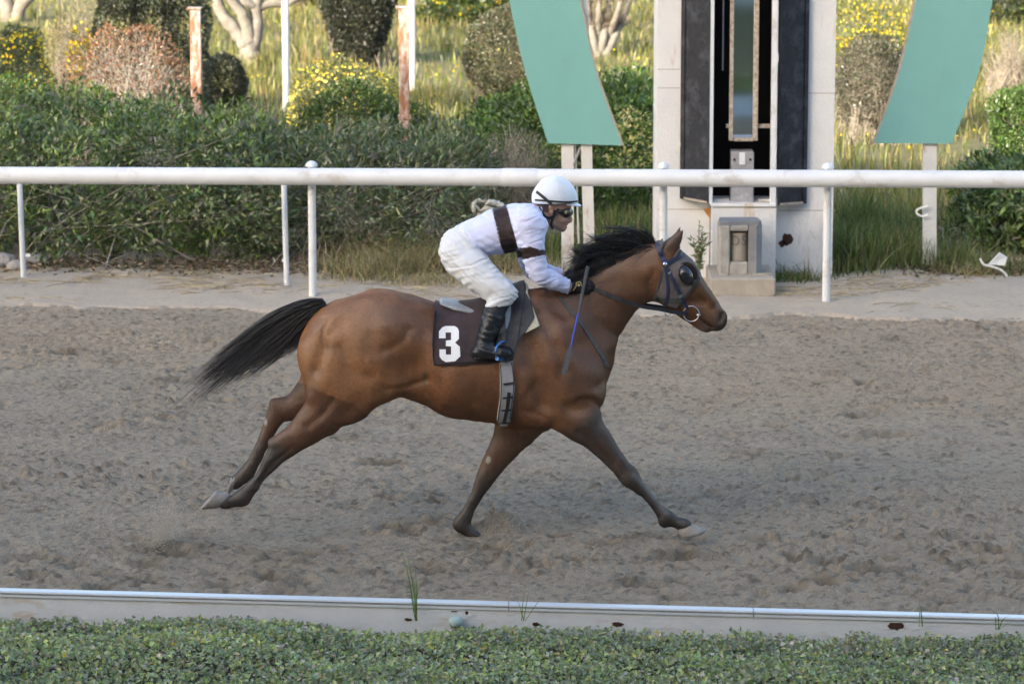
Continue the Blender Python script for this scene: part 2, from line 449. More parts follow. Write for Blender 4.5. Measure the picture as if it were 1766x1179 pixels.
g = ground(858, 912)                               # the pile of sand thrown up by the landed foreleg
for (dx, dy, rx, ry, hh) in ((0, 0, .085, .08, .085), (-.06, -.05, .12, .07, .05), (.07, .02, .09, .07, .05), (-.17, -.06, .08, .06, .03), (.16, .04, .10, .06, .02)):
    q = ((X - g[0] - dx) / rx) ** 2 + ((Yw - g[1] - dy) / ry) ** 2
    Zt += hh * np.exp(-q) * (.75 + .5 * noise2(X * 30, Yw * 30, 33))
g = ground(300, 945)
q = ((X - g[0]) / .35) ** 2 + ((Yw - g[1]) / .15) ** 2
Zt += .03 * np.exp(-q) * (.6 + .8 * noise2(X * 20, Yw * 20, 35))
Zt = Zt * near
Zt *= np.clip((TRACK_Y(xc) + .2 - Yw) / .25, 0.3, 1)
damp_shade = np.clip(.5 - (Zt - (big - .5) * .026 - (mid - .5) * .016) * 16, 0, 1) * .0 + np.clip(noise2(X * 3.3, Yw * 5.5, 81) - .5, 0, 1) * 1.6 * np.clip(noise2(wx * 22, wy * 30, 82) - .25, 0, 1) * 1.3
damp_shade = np.clip(damp_shade * .7 + np.clip(dentm, 0, 1) * .8 + crumb, 0, 1).ravel()  # random damp patches plus painted shade of hollows and clods
track_o = mesh_np('track', np.stack([X.ravel(), Yw.ravel(), Zt.ravel()], 1), F, M['sand'], smooth=True, col=np.repeat(1 - .55 * damp_shade[:, None], 3, 1))
tag(track_o, 'harrowed grey brown sand of the race track', kind='structure')
TX, TY, TZ = X, Yw, Zt

# verge: paler sand from the track to the hedges
ys = axis(28.4, 29.0, 32.6, 34.5, .04, .07); xs = axis(-60, -5.2, 5.2, 60, .034, 2.0)
X, Y, F = grid_mesh(xs, ys); xc = np.clip(X, -14, 14)
Yw = Y - .075 * xc + .1
Zv = .004 + (noise2(X * 20, Yw * 22, 41) - .5) * .010 + (noise2(X * 5, Yw * 6, 42) - .5) * .02 + (noise2(X * 1.5, Yw * 2, 43) - .5) * .03
edge = Yw - TRACK_Y(xc) + .22 * (noise2(X * 1.7, Yw * 1.7, 44) - .5) + .16 * (noise2(X * 7, Yw * 7, 45) - .5) + .06 * (noise2(X * 25, Yw * 25, 46) - .5)
Zv = np.where(edge < .0, -.06, Zv + .012)
o = mesh_np('verge', np.stack([X.ravel(), Yw.ravel(), Zv.ravel()], 1), F, M['verge'], smooth=True)
tag(o, 'pale trodden sand verge along the white rail', kind='structure')

# ------------------------------------------------------------------ unseen grandstand behind the photographer, sized so its shade covers the track
M['stand'] = mat('stand_concrete', (.46, .44, .41), .9, .2, var=.12, vscale=1.5)
M['standroof'] = mat('stand_roof', (.50, .50, .50), .7, .3, var=.1, vscale=1.0)
gs = empty('grandstand', (0, -8, -.12), 'unseen concrete grandstand with a flat roof shading the race track', 'grandstand')
RY, RZ = -3.0, 16.4                       # front edge of the roof, set by where its shade should end
MB().box((-60, -17, RZ), (60, RY, RZ + .45)).build('roof', M['standroof'], gs)
MB().box((-60, -17.4, -.12), (60, -17, RZ + .4)).build('back_wall', M['stand'], gs)
for i in range(9):
    MB().box((-60, -1.2 - 1.5 * (i + 1), -.12), (60, -1.2 - 1.5 * i - .003, 1.6 + .42 * i)).build('step', M['stand'], gs)
MB().box((-60, -1.2, -.12), (60, .6, 1.6)).build('terrace', M['stand'], gs)
MB().box((-60, .6, -.12), (60, .72, 2.3)).build('parapet', M['stand'], gs)
for i in range(-5, 6):
    x = i * 10 + 5
    MB().box((x - .2, -5.0, 1.6), (x + .2, -4.6, RZ)).build('column', M['stand'], gs)

# ------------------------------------------------------------------ implicit surfaces for the horse and the rider
YH = 21.23                          # vertical plane through the horse's spine
class Grid:
    def __init__(s, lo, hi, h):
        s.o = np.array(lo, np.float32); s.h = h
        n = np.ceil((np.array(hi) - np.array(lo)) / h).astype(int) + 1; s.n = n
        s.x = (s.o[0] + h * np.arange(n[0])).astype(np.float32); s.y = (s.o[1] + h * np.arange(n[1])).astype(np.float32); s.z = (s.o[2] + h * np.arange(n[2])).astype(np.float32)
    def new(s): return np.full(tuple(s.n), 1.0, np.float32)
    def sl(s, lo, hi):
        a = np.clip(np.floor((np.array(lo) - s.o) / s.h).astype(int), 0, s.n); b = np.clip(np.ceil((np.array(hi) - s.o) / s.h).astype(int) + 1, 0, s.n)
        return tuple(slice(int(i), int(j)) for i, j in zip(a, b))
    def xyz(s, sl=None):
        if sl is None: sl = (slice(None),) * 3
        return s.x[sl[0]][:, None, None], s.y[sl[1]][None, :, None], s.z[sl[2]][None, None, :]
def smin(a, b, k):
    if k <= 0: return np.minimum(a, b)
    h = np.maximum(k - np.abs(a - b), 0) / k
    return np.minimum(a, b) - h * h * k * .25
def smax(a, b, k): return -smin(-a, -b, k)
def nodes(L, y0=0.0):
    """(u, v, r_px, y offset, lateral half width m or factor) -> world centres and radii"""
    out = []
    for n in L:
        u, v, r = n[:3]; y = (n[3] if len(n) > 3 else 0) + y0
        rm = r * mpp(YH + y); w = n[4] if len(n) > 4 else rm
        out.append((at(u, v, YH + y), rm, w))
    return out
def chain(G, F, L, k=.05, y0=0.0, sub=False, mar=None):
    N = nodes(L, y0)
    mar = (k + .03) if mar is None else mar
    lo = np.min([c - max(r, w) - mar for c, r, w in N], 0); hi = np.max([c + max(r, w) + mar for c, r, w in N], 0)
    sl = G.sl(lo, hi)
    D = np.full(F[sl].shape, 9.0, np.float32)
    if len(N) == 1: N = [N[0], N[0]]
    for (A, ra, wa), (B, rb, wb) in zip(N[:-1], N[1:]):
        m2 = mar + .02
        s2 = G.sl(np.minimum(A, B) - max(ra, rb, wa, wb) - m2, np.maximum(A, B) + max(ra, rb, wa, wb) + m2)
        s2 = tuple(slice(max(a.start, b.start), min(a.stop, b.stop)) for a, b in zip(s2, sl))
        x, y, z = G.xyz(s2)
        AB = (B - A).astype(np.float32); L2 = float(AB @ AB) + 1e-9
        h = np.clip(((x - A[0]) * AB[0] + (y - A[1]) * AB[1] + (z - A[2]) * AB[2]) / L2, 0, 1)
        r = ra + (rb - ra) * h; w = wa + (wb - wa) * h
        qx = x - A[0] - AB[0] * h; qy = (y - A[1] - AB[1] * h) * (r / w); qz = z - A[2] - AB[2] * h
        d = (np.sqrt(qx * qx + qy * qy + qz * qz) - r) * np.minimum(1, w / r)
        t2 = tuple(slice(b.start - a.start, b.stop - a.start) for a, b in zip(sl, s2))
        D[t2] = np.minimum(D[t2], d)
    if sub: F[sl] = smax(F[sl], -D, k)
    else: F[sl] = smin(F[sl], D, k)
    return F
_C8 = [(i, j, k) for i in (0, 1) for j in (0, 1) for k in (0, 1)]
def surface_nets(F, G):
    S = F < 0
    w = np.argwhere(S)
    if len(w) == 0: raise ValueError('empty surface')
    lo = np.maximum(w.min(0) - 2, 0); hi = np.minimum(w.max(0) + 3, F.shape)
    F = F[lo[0]:hi[0], lo[1]:hi[1], lo[2]:hi[2]]; o = G.o + lo * G.h
    F = np.pad(F, 1, constant_values=.05); o = o - G.h
    S = F < 0
    cnt = np.zeros(tuple(np.array(F.shape) - 1), np.uint8)
    for a, b, c in _C8: cnt += S[a:F.shape[0] - 1 + a, b:F.shape[1] - 1 + b, c:F.shape[2] - 1 + c]
    act = (cnt > 0) & (cnt < 8)
    I = np.argwhere(act); idx = np.full(act.shape, -1, np.int32); idx[act] = np.arange(len(I))
    P = np.zeros((len(I), 3)); n = np.zeros(len(I))
    for a in _C8:
        for ax in range(3):
            if a[ax] == 0:
                b = list(a); b[ax] = 1
                fa = F[I[:, 0] + a[0], I[:, 1] + a[1], I[:, 2] + a[2]]; fb = F[I[:, 0] + b[0], I[:, 1] + b[1], I[:, 2] + b[2]]
                cr = (fa < 0) != (fb < 0); tt = np.where(cr, fa / np.where(cr, fa - fb, 1), 0)
                q = np.array(a, float)[None] + 0 * P; q[:, ax] = tt
                P += np.where(cr[:, None], q, 0); n += cr
    V = o + G.h * (I + P / n[:, None])
    Q = []
    for ax in range(3):
        b, c = (ax + 1) % 3, (ax + 2) % 3
        s1 = [slice(1, -1)] * 3; s2 = [slice(1, -1)] * 3; s1[ax] = slice(0, -1); s2[ax] = slice(1, None)
        A = S[tuple(s1)]; B = S[tuple(s2)]
        e = np.argwhere(A != B); ins = A[A != B]
        off = np.ones(3, int); off[ax] = 0; e = e + off
        def cell(db, dc):
            q = e.copy(); q[:, b] += db; q[:, c] += dc; return idx[q[:, 0], q[:, 1], q[:, 2]]
        q = np.stack([cell(-1, -1), cell(0, -1), cell(0, 0), cell(-1, 0)], 1)
        q[~ins] = q[~ins][:, ::-1]; Q.append(q)
    return V.astype(np.float64), np.concatenate(Q)
def smooth_mesh(V, Q, it=2, lam=.5):
    E = np.concatenate([Q[:, [0, 1]], Q[:, [1, 2]], Q[:, [2, 3]], Q[:, [3, 0]]])
    n = np.bincount(E[:, 0], minlength=len(V)) + np.bincount(E[:, 1], minlength=len(V))
    for _ in range(it):
        S = np.zeros_like(V)
        for c in range(3): S[:, c] = np.bincount(E[:, 0], V[E[:, 1], c], len(V)) + np.bincount(E[:, 1], V[E[:, 0], c], len(V))
        V = V + lam * (S / np.maximum(n, 1)[:, None] - V)
    return V
def normals(V, Q):
    a = V[Q[:, 2]] - V[Q[:, 0]]; b = V[Q[:, 3]] - V[Q[:, 1]]
    fn = np.cross(a, b); N = np.zeros_like(V)
    for k in range(4):
        for c in range(3): N[:, c] += np.bincount(Q[:, k], fn[:, c], len(V))
    return unit(N)
def poly_sdf(px, py, poly):         # signed distance to a 2-D polygon, negative inside
    poly = np.asarray(poly, float); d = np.full(np.broadcast(px, py).shape, 1e9); s = np.zeros(d.shape, bool)
    n = len(poly)
    for i in range(n):
        a = poly[i]; b = poly[(i + 1) % n]; e = b - a
        wx = px - a[0]; wy = py - a[1]
        h = np.clip((wx * e[0] + wy * e[1]) / (e @ e + 1e-12), 0, 1)
        d = np.minimum(d, (wx - e[0] * h) ** 2 + (wy - e[1] * h) ** 2)
        c = ((a[1] > py) != (b[1] > py)) & (px < (b[0] - a[0]) * (py - a[1]) / (b[1] - a[1] + 1e-12) + a[0])
        s ^= c
    return np.where(s, -1, 1) * np.sqrt(d)
def prism_sdf(G, poly_px, y=-.2):   # polygon given where it lies on the near side; a prism along y
    P = np.array([at(u, v, YH + y)[[0, 2]] for u, v in poly_px])
    d = poly_sdf(G.x[:, None].astype(float), G.z[None, :].astype(float), P)
    return d[:, None, :].astype(np.float32)
def half_sdf(G, p0, p1, y=-.15):    # negative on the left of the directed pixel line p0 -> p1 (as seen in the picture)
    a = at(*p0, YH + y); b = at(*p1, YH + y)
    e = np.array([b[0] - a[0], b[2] - a[2]]); n = np.array([e[1], -e[0]]) / np.linalg.norm(e)
    return ((G.x[:, None, None] - a[0]) * n[0] + (G.z[None, None, :] - a[2]) * n[1]).astype(np.float32)
def bvh_of(V, Q): return BVHTree.FromPolygons(V.tolist(), Q.tolist())
def hit(b, u, v):                   # where the sight line through (u, v) meets a surface
    d = Vector(ray(u, v)).normalized()
    loc, nor, _, _ = b.ray_cast(Vector((0, 0, CAM_H)), d)
    return (np.array(loc), np.array(nor)) if loc is not None else (None, None)
def spline(P, n=24):
    P = np.asarray(P, float)
    if len(P) < 3:
        t = np.linspace(0, 1, n)[:, None]; return P[0] * (1 - t) + P[-1] * t
    Q = np.concatenate([[2 * P[0] - P[1]], P, [2 * P[-1] - P[-2]]])
    out = []
    for i in range(len(P) - 1):
        m = max(2, n // (len(P) - 1))
        for t in np.linspace(0, 1, m, endpoint=False):
            a, b, c, d = Q[i:i + 4]
            out.append(.5 * ((2 * b) + (-a + c) * t + (2 * a - 5 * b + 4 * c - d) * t * t + (-a + 3 * b - 3 * c + d) * t ** 3))
    out.append(P[-1]); return np.array(out)
def strap_on(b, px, wpx, thick, name, material, parent, off=.003, n=26, y=-.12):
    """a flat strap that lies on a surface along a pixel path"""
    pts = spline(px, n); P, N = [], []
    for u, v in pts:
        p, nn = hit(b, u, v)
        if p is None: continue
        if nn[1] > -.1: nn = unit(nn + np.array([0, -.4, 0]))
        P.append(p + nn * off); N.append(nn)
    P = np.array(P); N = np.array(N)
    for _ in range(2):
        P[1:-1] = (P[:-2] + 2 * P[1:-1] + P[2:]) / 4; N[1:-1] = unit(N[:-2] + N[1:-1] + N[2:])
    T = unit(np.gradient(P, axis=0)); S = unit(np.cross(T, N)); w = np.broadcast_to(np.asarray(wpx, float), (len(P),)) * mpp(YH) / 2
    V = np.stack([P - S * w[:, None], P + S * w[:, None], P + S * w[:, None] * .9 + N * thick, P - S * w[:, None] * .9 + N * thick], 1).reshape(-1, 3)
    m = len(P); F = [(4 * i + a, 4 * i + (a + 1) % 4, 4 * i + 4 + (a + 1) % 4, 4 * i + 4 + a) for i in range(m - 1) for a in range(4)] + [(0, 1, 2, 3), tuple(4 * (m - 1) + a for a in (3, 2, 1, 0))]
    return MB().add(V, F).build(name, material, parent, smooth=False)
def free_strap(P, wid, thick, name, material, parent, face=(0, -1, 0)):
    P = np.asarray(P, float); T = unit(np.gradient(P, axis=0)); N = np.broadcast_to(np.array(face, float), P.shape)
    S = unit(np.cross(T, N)); N = unit(np.cross(S, T)); w = np.broadcast_to(np.asarray(wid, float), (len(P),)) / 2
    V = np.stack([P - S * w[:, None] - N * thick / 2, P + S * w[:, None] - N * thick / 2, P + S * w[:, None] + N * thick / 2, P - S * w[:, None] + N * thick / 2], 1).reshape(-1, 3)
    m = len(P); F = [(4 * i + a, 4 * i + (a + 1) % 4, 4 * i + 4 + (a + 1) % 4, 4 * i + 4 + a) for i in range(m - 1) for a in range(4)] + [(0, 1, 2, 3), tuple(4 * (m - 1) + a for a in (3, 2, 1, 0))]
    return MB().add(V, F).build(name, material, parent)
def gnoise(x, y, z, s, seed=0): return noise3(x / s, y / s, z / s, seed) - .5

# ------------------------------------------------------------------ the horse
lo = at(330, 940, YH); hi = at(1265, 385, YH)
GH = Grid((lo[0], YH - .42, 0.0), (hi[0], YH + .42, hi[2]), .0092)
FH = GH.new()
# trunk: circles inscribed in the side outline, with the half widths of the body
chain(GH, FH, [(606, 602, 88, 0, .22), (655, 598, 93, 0, .275), (700, 598, 85, 0, .255), (750, 616, 84, 0, .265), (800, 627, 97, 0, .29), (850, 626, 104, 0, .295), (900, 625, 117, 0, .27), (938, 624, 113, 0, .235), (958, 640, 83, 0, .20)], k=0)
# withers and back ridge
chain(GH, FH, [(700, 545, 30, 0, .12), (760, 560, 28, 0, .13), (830, 553, 30, 0, .13), (890, 538, 30, 0, .10), (930, 536, 28, 0, .08)], k=.08)
# neck
chain(GH, FH, [(945, 612, 98, 0, .19), (985, 574, 82, 0, .15), (1023, 538, 61, 0, .115), (1061, 500, 51, 0, .098), (1100, 478, 45, 0, .088), (1132, 462, 38, 0, .082)], k=.07)
chain(GH, FH, [(985, 510, 16, 0, .05), (1032, 478, 16, 0, .045), (1075, 458, 14, 0, .04), (1128, 433, 14, 0, .045)], k=.05)
# head
chain(GH, FH, [(1146, 462, 38, 0, .088), (1166, 478, 39, 0, .10), (1181, 499, 37, 0, .088), (1200, 518, 32, 0, .07), (1214, 533, 28.5, 0, .06), (1226, 546, 24.5, 0, .056), (1235, 552, 19.5, 0, .056)], k=.035)
chain(GH, FH, [(1150, 498, 34, 0, .085), (1160, 512, 22, 0, .075), (1185, 536, 16, 0, .045)], k=.03)
chain(GH, FH, [(1196, 547, 13, 0, .036), (1213, 560, 12, 0, .036), (1218, 565, 9, 0, .034)], k=.012)
chain(GH, FH, [(1201, 489, 9, -.075, .02), (1226, 520, 7, -.055, .015)], k=.03); chain(GH, FH, [(1201, 489, 9, .075, .02), (1226, 520, 7, .055, .015)], k=.03)
for s in (-1, 1):
    chain(GH, FH, [(1175, 470, 12, s * .085, .03)], k=.03)                       # brow
    chain(GH, FH, [(1243, 545, 12, s * .042, .018)], k=.02)                      # nostril wing
    chain(GH, FH, [(1246, 543, 7, s * .060, .020), (1243, 553, 5, s * .058, .018)], k=.012, sub=True)
    chain(GH, FH, [(1230, 567, 2.5, s * .055, .035), (1216, 557, 2.3, s * .055, .035), (1202, 546, 2.0, s * .06, .03)], k=.008, sub=True)   # mouth
    # ears
    yo = s * .055
    chain(GH, FH, [(1150 + (0 if s < 0 else -4), 440, 14, yo, .022), (1160 + (0 if s < 0 else -5), 424, 13, yo * 1.15, .018), (1170 + (0 if s < 0 else -4), 410, 8, yo * 1.2, .012), (1177 + (0 if s < 0 else -4), 397 - (0 if s < 0 else 4), 2.5, yo * 1.2, .006)], k=.015)
    chain(GH, FH, [(1158, 436, 7, yo * 1.75, .02), (1167, 420, 6, yo * 1.75, .012), (1174, 406, 3, yo * 1.6, .008)], k=.01, sub=True)
# shoulder and chest muscles
for s in (-1, 1):
    chain(GH, FH, [(925, 545, 30, s * .10, .05), (965, 615, 44, s * .15, .06), (1000, 680, 38, s * .13, .075)], k=.09)
    chain(GH, FH, [(905, 640, 44, s * .17, .07), (945, 690, 40, s * .16, .07)], k=.09)
    chain(GH, FH, [(655, 560, 55, s * .13, .10), (600, 590, 60, s * .15, .09), (560, 610, 38, s * .13, .08)], k=.1)
    chain(GH, FH, [(690, 590, 40, s * .16, .08), (650, 640, 48, s * .17, .08), (612, 685, 36, s * .165, .07)], k=.09)
    chain(GH, FH, [(672, 568, 12, s * .235, .03)], k=.07)
# near hind leg
chain(GH, FH, [(590, 628, 68, -.13, .125), (580, 680, 56, -.15, .105), (556, 716, 38, -.15, .075), (516, 750, 26, -.145, .052), (487, 775, 21, -.14, .038), (470, 793, 16, -.14, .032), (452, 818, 10, -.14, .024), (437, 837, 9.8, -.14, .024)], k=.05)
chain(GH, FH, [(488, 760, 12, -.14, .024), (470, 762, 8.5, -.14, .022)], k=.025)     # point of hock
chain(GH, FH, [(520, 738, 8, -.14, .018), (478, 763, 7, -.14, .018)], k=.03)
chain(GH, FH, [(437, 837, 10, -.14, .025), (418, 858, 16, -.14, .036), (402, 864, 11, -.14, .029), (388, 865, 13.5, -.14, .036)], k=.02)
# far hind leg
chain(GH, FH, [(580, 640, 60, .13, .115), (548, 682, 42, .15, .09), (510, 702, 25, .15, .055), (481, 708, 20, .14, .038), (468, 732, 14.5, .14, .032), (452, 768, 11.5, .14, .026), (438, 796, 11, .14, .026), (425, 816, 14.5, .14, .034), (412, 827, 12, .14, .030), (405, 832, 12.5, .14, .034)], k=.035)
chain(GH, FH, [(478, 695, 9, .14, .02), (472, 692, 6, .14, .018)], k=.025)
# near foreleg
chain(GH, FH, [(985, 690, 46, -.13, .085), (1004, 726, 35, -.14, .075), (1026, 752, 26, -.14, .058), (1051, 782, 20, -.14, .045), (1070, 805, 16, -.14, .038), (1086, 823, 18.5, -.14, .044), (1099, 837, 12.5, -.14, .031), (1116, 855, 9.9, -.14, .024), (1133, 876, 10.2, -.14, .025), (1149, 893, 16, -.14, .037), (1166, 900, 10, -.14, .028), (1180, 906, 13.5, -.14, .037)], k=.04)
chain(GH, FH, [(1145, 902, 7, -.14, .02)], k=.015); chain(GH, FH, [(1090, 812, 8, -.14, .03)], k=.015)
chain(GH, FH, [(975, 722, 20, -.14, .05), (1000, 742, 16, -.14, .04)], k=.05)
# far foreleg
chain(GH, FH, [(905, 715, 46, .12, .08), (890, 738, 38, .13, .075), (872, 767, 28, .13, .058), (853, 796, 22, .13, .045), (838, 822, 17.5, .13, .040), (824, 850, 11.4, .13, .027), (809, 878, 10, .13, .024), (796, 903, 16, .13, .036), (808, 916, 10.5, .13, .029), (818, 927, 13, .13, .036)], k=.04)
# hollows between the muscles
for s in (-1, 1):
    for L, k in (([(708, 640, 20, s * .30, .05), (725, 665, 14, s * .28, .04)], .10), ([(640, 730, 14, s * .27, .04), (560, 700, 10, s * .28, .02)], .07),
                 ([(1015, 590, 16, s * .19, .03), (1040, 560, 14, s * .16, .03)], .09), ([(975, 520, 18, s * .15, .03), (1040, 505, 12, s * .13, .02)], .07),
                 ([(915, 600, 12, s * .28, .03), (930, 660, 12, s * .275, .03), (935, 700, 10, s * .25, .03)], .08), ([(1125, 500, 10, s * .11, .02), (1128, 520, 10, s * .09, .02)], .05),
                 ([(1020, 700, 7, s * .22, .02), (985, 705, 7, s * .235, .02)], .05), ([(545, 640, 5, s * .27, .03), (560, 590, 6, s * .29, .03), (580, 560, 5, s * .29, .03)], .06),
                 ([(1190, 522, 6, s * .085, .02), (1212, 522, 5, s * .075, .015)], .03)):
        chain(GH, FH, L, k=k, sub=True)
VH, QH = surface_nets(FH, GH)
VH = smooth_mesh(VH, QH, 2, .5)
NH = normals(VH, QH)
# veins, ribs and small folds in the skin
nz = gnoise(VH[:, 0], VH[:, 1], VH[:, 2], .075, 5)
uH, vH = to_px(VH)
amp = np.zeros(len(VH))
rib = ((uH > 745) & (uH < 930) & (vH > 600) & (vH < 715))
amp += np.where(rib, np.sin((uH + .25 * (vH - 600)) / 5.2) * .0011 * np.clip((vH - 600) / 30, 0, 1) * np.clip((715 - vH) / 20, 0, 1) * np.clip((uH - 745) / 30, 0, 1) * np.clip((930 - uH) / 25, 0, 1), 0)
amp += (nz * .0095 + gnoise(VH[:, 0], VH[:, 1], VH[:, 2], .035, 15) * .0025) * np.clip((VH[:, 2] - .35) / .2, 0, 1) * (np.abs(VH[:, 1] - YH) > .05) * np.where(uH > 1120, .25, 1)
amp += gnoise(VH[:, 0], VH[:, 1] * .4, VH[:, 2], .022, 8) * .003 * np.clip((.75 - VH[:, 2]) / .2, 0, 1)
def groove(pts, width, depth, side=-1):
    global amp
    pts = spline(pts, 20); d = np.full(len(VH), 1e9)
    for a, b in zip(pts[:-1], pts[1:]):
        e = b - a; h = np.clip(((uH - a[0]) * e[0] + (vH - a[1]) * e[1]) / (e @ e + 1e-9), 0, 1)
        d = np.minimum(d, (uH - a[0] - e[0] * h) ** 2 + (vH - a[1] - e[1] * h) ** 2)
    amp -= 1.6 * depth * np.exp(-d / (2 * width ** 2)) * (VH[:, 1] < YH)
groove([(735, 655), (700, 668), (668, 672)], 4, .007); groove([(664, 605), (690, 592), (705, 570)], 6, .006); groove([(560, 600), (556, 575), (566, 552)], 3, .004)
groove([(585, 600), (612, 640), (640, 650)], 7, .006); groove([(955, 735), (935, 718), (905, 708)], 4, .006); groove([(1040, 705), (1020, 690), (1000, 690)], 4, .007)
groove([(1062, 610), (1050, 650), (1030, 668)], 6, .006); groove([(1000, 745), (1030, 775), (1056, 800)], 4, .005); groove([(1105, 858), (1135, 893)], 3, .005)
groove([(500, 775), (470, 800), (445, 835)], 3, .005); groove([(975, 640), (950, 580), (930, 545)], 7, .008); groove([(925, 660), (905, 690), (880, 712)], 6, .006)
groove([(1130, 520), (1120, 490), (1128, 470)], 4, .005); groove([(575, 690), (555, 715), (530, 735)], 5, .006); groove([(860, 790), (838, 830), (815, 870)], 3, .004)
VH = VH + NH * amp[:, None]
VH = smooth_mesh(VH, QH, 1, .3)
# coat colours
def lerp(a, b, t): return a + (b - a) * t[:, None]
brown = np.array([.182, .072, .028]); dark = np.array([.064, .027, .015]); black = np.array([.020, .017, .016]); gold = np.array([.275, .122, .048]); grey = np.array([.085, .078, .074])
uH, vH = to_px(VH); hz = VH[:, 2]; yo = VH[:, 1] - YH
n1 = noise3(VH[:, 0] * 5, VH[:, 1] * 5, VH[:, 2] * 5, 3); n2 = noise3(VH[:, 0] * 40, VH[:, 1] * 40, VH[:, 2] * 14, 4)
col = np.repeat(brown[None], len(VH), 0)
sm = lambda x, a, b: np.clip((x - a) / (b - a), 0, 1) ** 2 * (3 - 2 * np.clip((x - a) / (b - a), 0, 1))
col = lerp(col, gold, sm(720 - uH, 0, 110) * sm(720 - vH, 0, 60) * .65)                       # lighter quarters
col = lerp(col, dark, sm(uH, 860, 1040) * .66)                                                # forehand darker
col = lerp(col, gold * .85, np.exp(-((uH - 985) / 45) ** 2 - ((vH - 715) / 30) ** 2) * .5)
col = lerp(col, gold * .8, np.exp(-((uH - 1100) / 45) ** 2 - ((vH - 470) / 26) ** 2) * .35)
col = lerp(col, dark * .8, sm(n1, .42, .78) * .38)
n5 = noise3(VH[:, 0] * 14, VH[:, 1] * 14, VH[:, 2] * 14, 6); col = lerp(col, gold, sm(n5, .5, .8) * .16 * (uH < 1000)); col = lerp(col, dark, sm(n5, .5, .2) * .22)
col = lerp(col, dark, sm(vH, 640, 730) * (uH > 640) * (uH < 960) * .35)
col = lerp(col, dark * .6, np.exp(-((vH - (512 + .16 * np.abs(uH - 655))) / 3.0) ** 2) * ((uH > 560) & (uH < 760)) * (np.abs(yo) < .09) * .75)   # dark stripe on the back
# hind legs: unclipped dark hair below an oblique line
clip_v = np.interp(uH, [500, 529, 561, 589, 611, 628, 660], [655, 664, 678, 690, 697, 712, 740])
below = sm(vH - clip_v, -1.5, 1.5) * (uH < 640) * (vH > 640)
col = lerp(col, np.array([.090, .036, .017]), below * .92)
hind = uH < 640
col = lerp(col, black, hind * sm(740 - hz * 0 - (1500 - vH - uH * 0), 0, 1) * 0)
axis_h = (vH - 700) - (uH - 560) * .75            # grows downwards along the hind legs
col = lerp(col, black * 1.5, hind * sm(axis_h, 85, 165) * .9)
col = lerp(col, np.array([.14, .07, .04]), hind * np.exp(-((axis_h - 178) / 22) ** 2) * .35 * n1)
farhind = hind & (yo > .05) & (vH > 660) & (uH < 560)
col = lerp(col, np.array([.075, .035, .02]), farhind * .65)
col = lerp(col, grey * .6, hind * sm(560 - uH, 90, 150) * sm(vH, 800, 850) * .3)
# forelegs
fore = (uH > 770) & (vH > 735)
col = lerp(col, np.array([.085, .042, .024]), fore * sm(vH, 735, 770) * .8)
col = lerp(col, np.array([.034, .024, .020]), fore * sm(vH, 785, 840) * .8)
col = lerp(col, grey, fore * sm(vH, 790, 880) * .38 * (.35 + n1) * (yo < 0)); col = lerp(col, grey * .7, fore * sm(vH, 800, 900) * .2 * (yo > 0))
col = lerp(col, black * 1.3, fore * sm(noise3(VH[:, 0] * 9 + VH[:, 2] * 9, VH[:, 1] * 9, VH[:, 2] * 3, 12), .55, .8) * .5)
col = lerp(col, black * 1.6, fore * np.exp(-((uH - 1148) / 10) ** 2 - ((vH - 900) / 10) ** 2) * .8)
# head: dark muzzle
mz = sm((uH - 1175) * .6 + (vH - 480) * .8, 68, 108)
col = lerp(col, np.array([.035, .026, .023]), mz * .85)
col = lerp(col, np.array([.19, .10, .055]), np.exp(-((uH - 1222) / 12) ** 2 - ((vH - 536) / 9) ** 2) * .55)
col = lerp(col, np.array([.15, .11, .09]), np.exp(-((uH - 1207) / 7) ** 2 - ((vH - 569) / 6) ** 2) * .7)
col = lerp(col, black, np.exp(-((uH - 1246) / 6) ** 2 - ((vH - 546) / 8) ** 2) * .9)
ear = (uH > 1140) & (uH < 1182) & (vH < 432)
col = lerp(col, np.array([.055, .030, .02]), ear * .8)
col = lerp(col, np.array([.02, .05, .03]), np.exp(-((uH - 732) / 4) ** 2 - ((vH - 651) / 13) ** 2) * (yo < 0) * .75)     # green paint smear
col = lerp(col, np.array([.35, .33, .31]), (((uH - 842) / 4) ** 2 + ((vH - 792) / 6) ** 2 < 1) * .8)                    # chestnut
col = lerp(col, np.array([.35, .33, .31]), (((uH - 458) / 3) ** 2 + ((vH - 728) / 6) ** 2 < 1) * .7)
col = lerp(col, np.array([.3, .26, .23]), sm(noise3(VH[:, 0] * 60, VH[:, 1] * 60, VH[:, 2] * 60, 9), .6, .8) * np.exp(-((uH - 1040) / 9) ** 2 - ((vH - 545) / 7) ** 2) * .9)
low = np.clip(fore * sm(vH, 800, 870) + hind * sm(axis_h, 110, 180), 0, 1); col = lerp(col, np.array([.022, .018, .017]), low * .72)
def legline(pts, w, c, a):
    global col
    pts = spline(pts, 20); d = np.full(len(VH), 1e9)
    for p0, p1 in zip(pts[:-1], pts[1:]):
        e_ = p1 - p0; h = np.clip(((uH - p0[0]) * e_[0] + (vH - p0[1]) * e_[1]) / (e_ @ e_ + 1e-9), 0, 1)
        d = np.minimum(d, (uH - p0[0] - e_[0] * h) ** 2 + (vH - p0[1] - e_[1] * h) ** 2)
    col = lerp(col, np.array(c), a * np.exp(-d / (2 * w * w)) * (yo < .05))
legline([(1098, 845), (1120, 872), (1140, 900), (1156, 908)], 4.5, (.016, .014, .014), .8)      # black tendons and fetlock
legline([(1094, 818), (1112, 838), (1130, 860), (1150, 884)], 3.5, (.115, .105, .10), .6)       # dusty shin
legline([(1030, 760), (1060, 795), (1080, 815)], 5, (.05, .022, .014), .6)
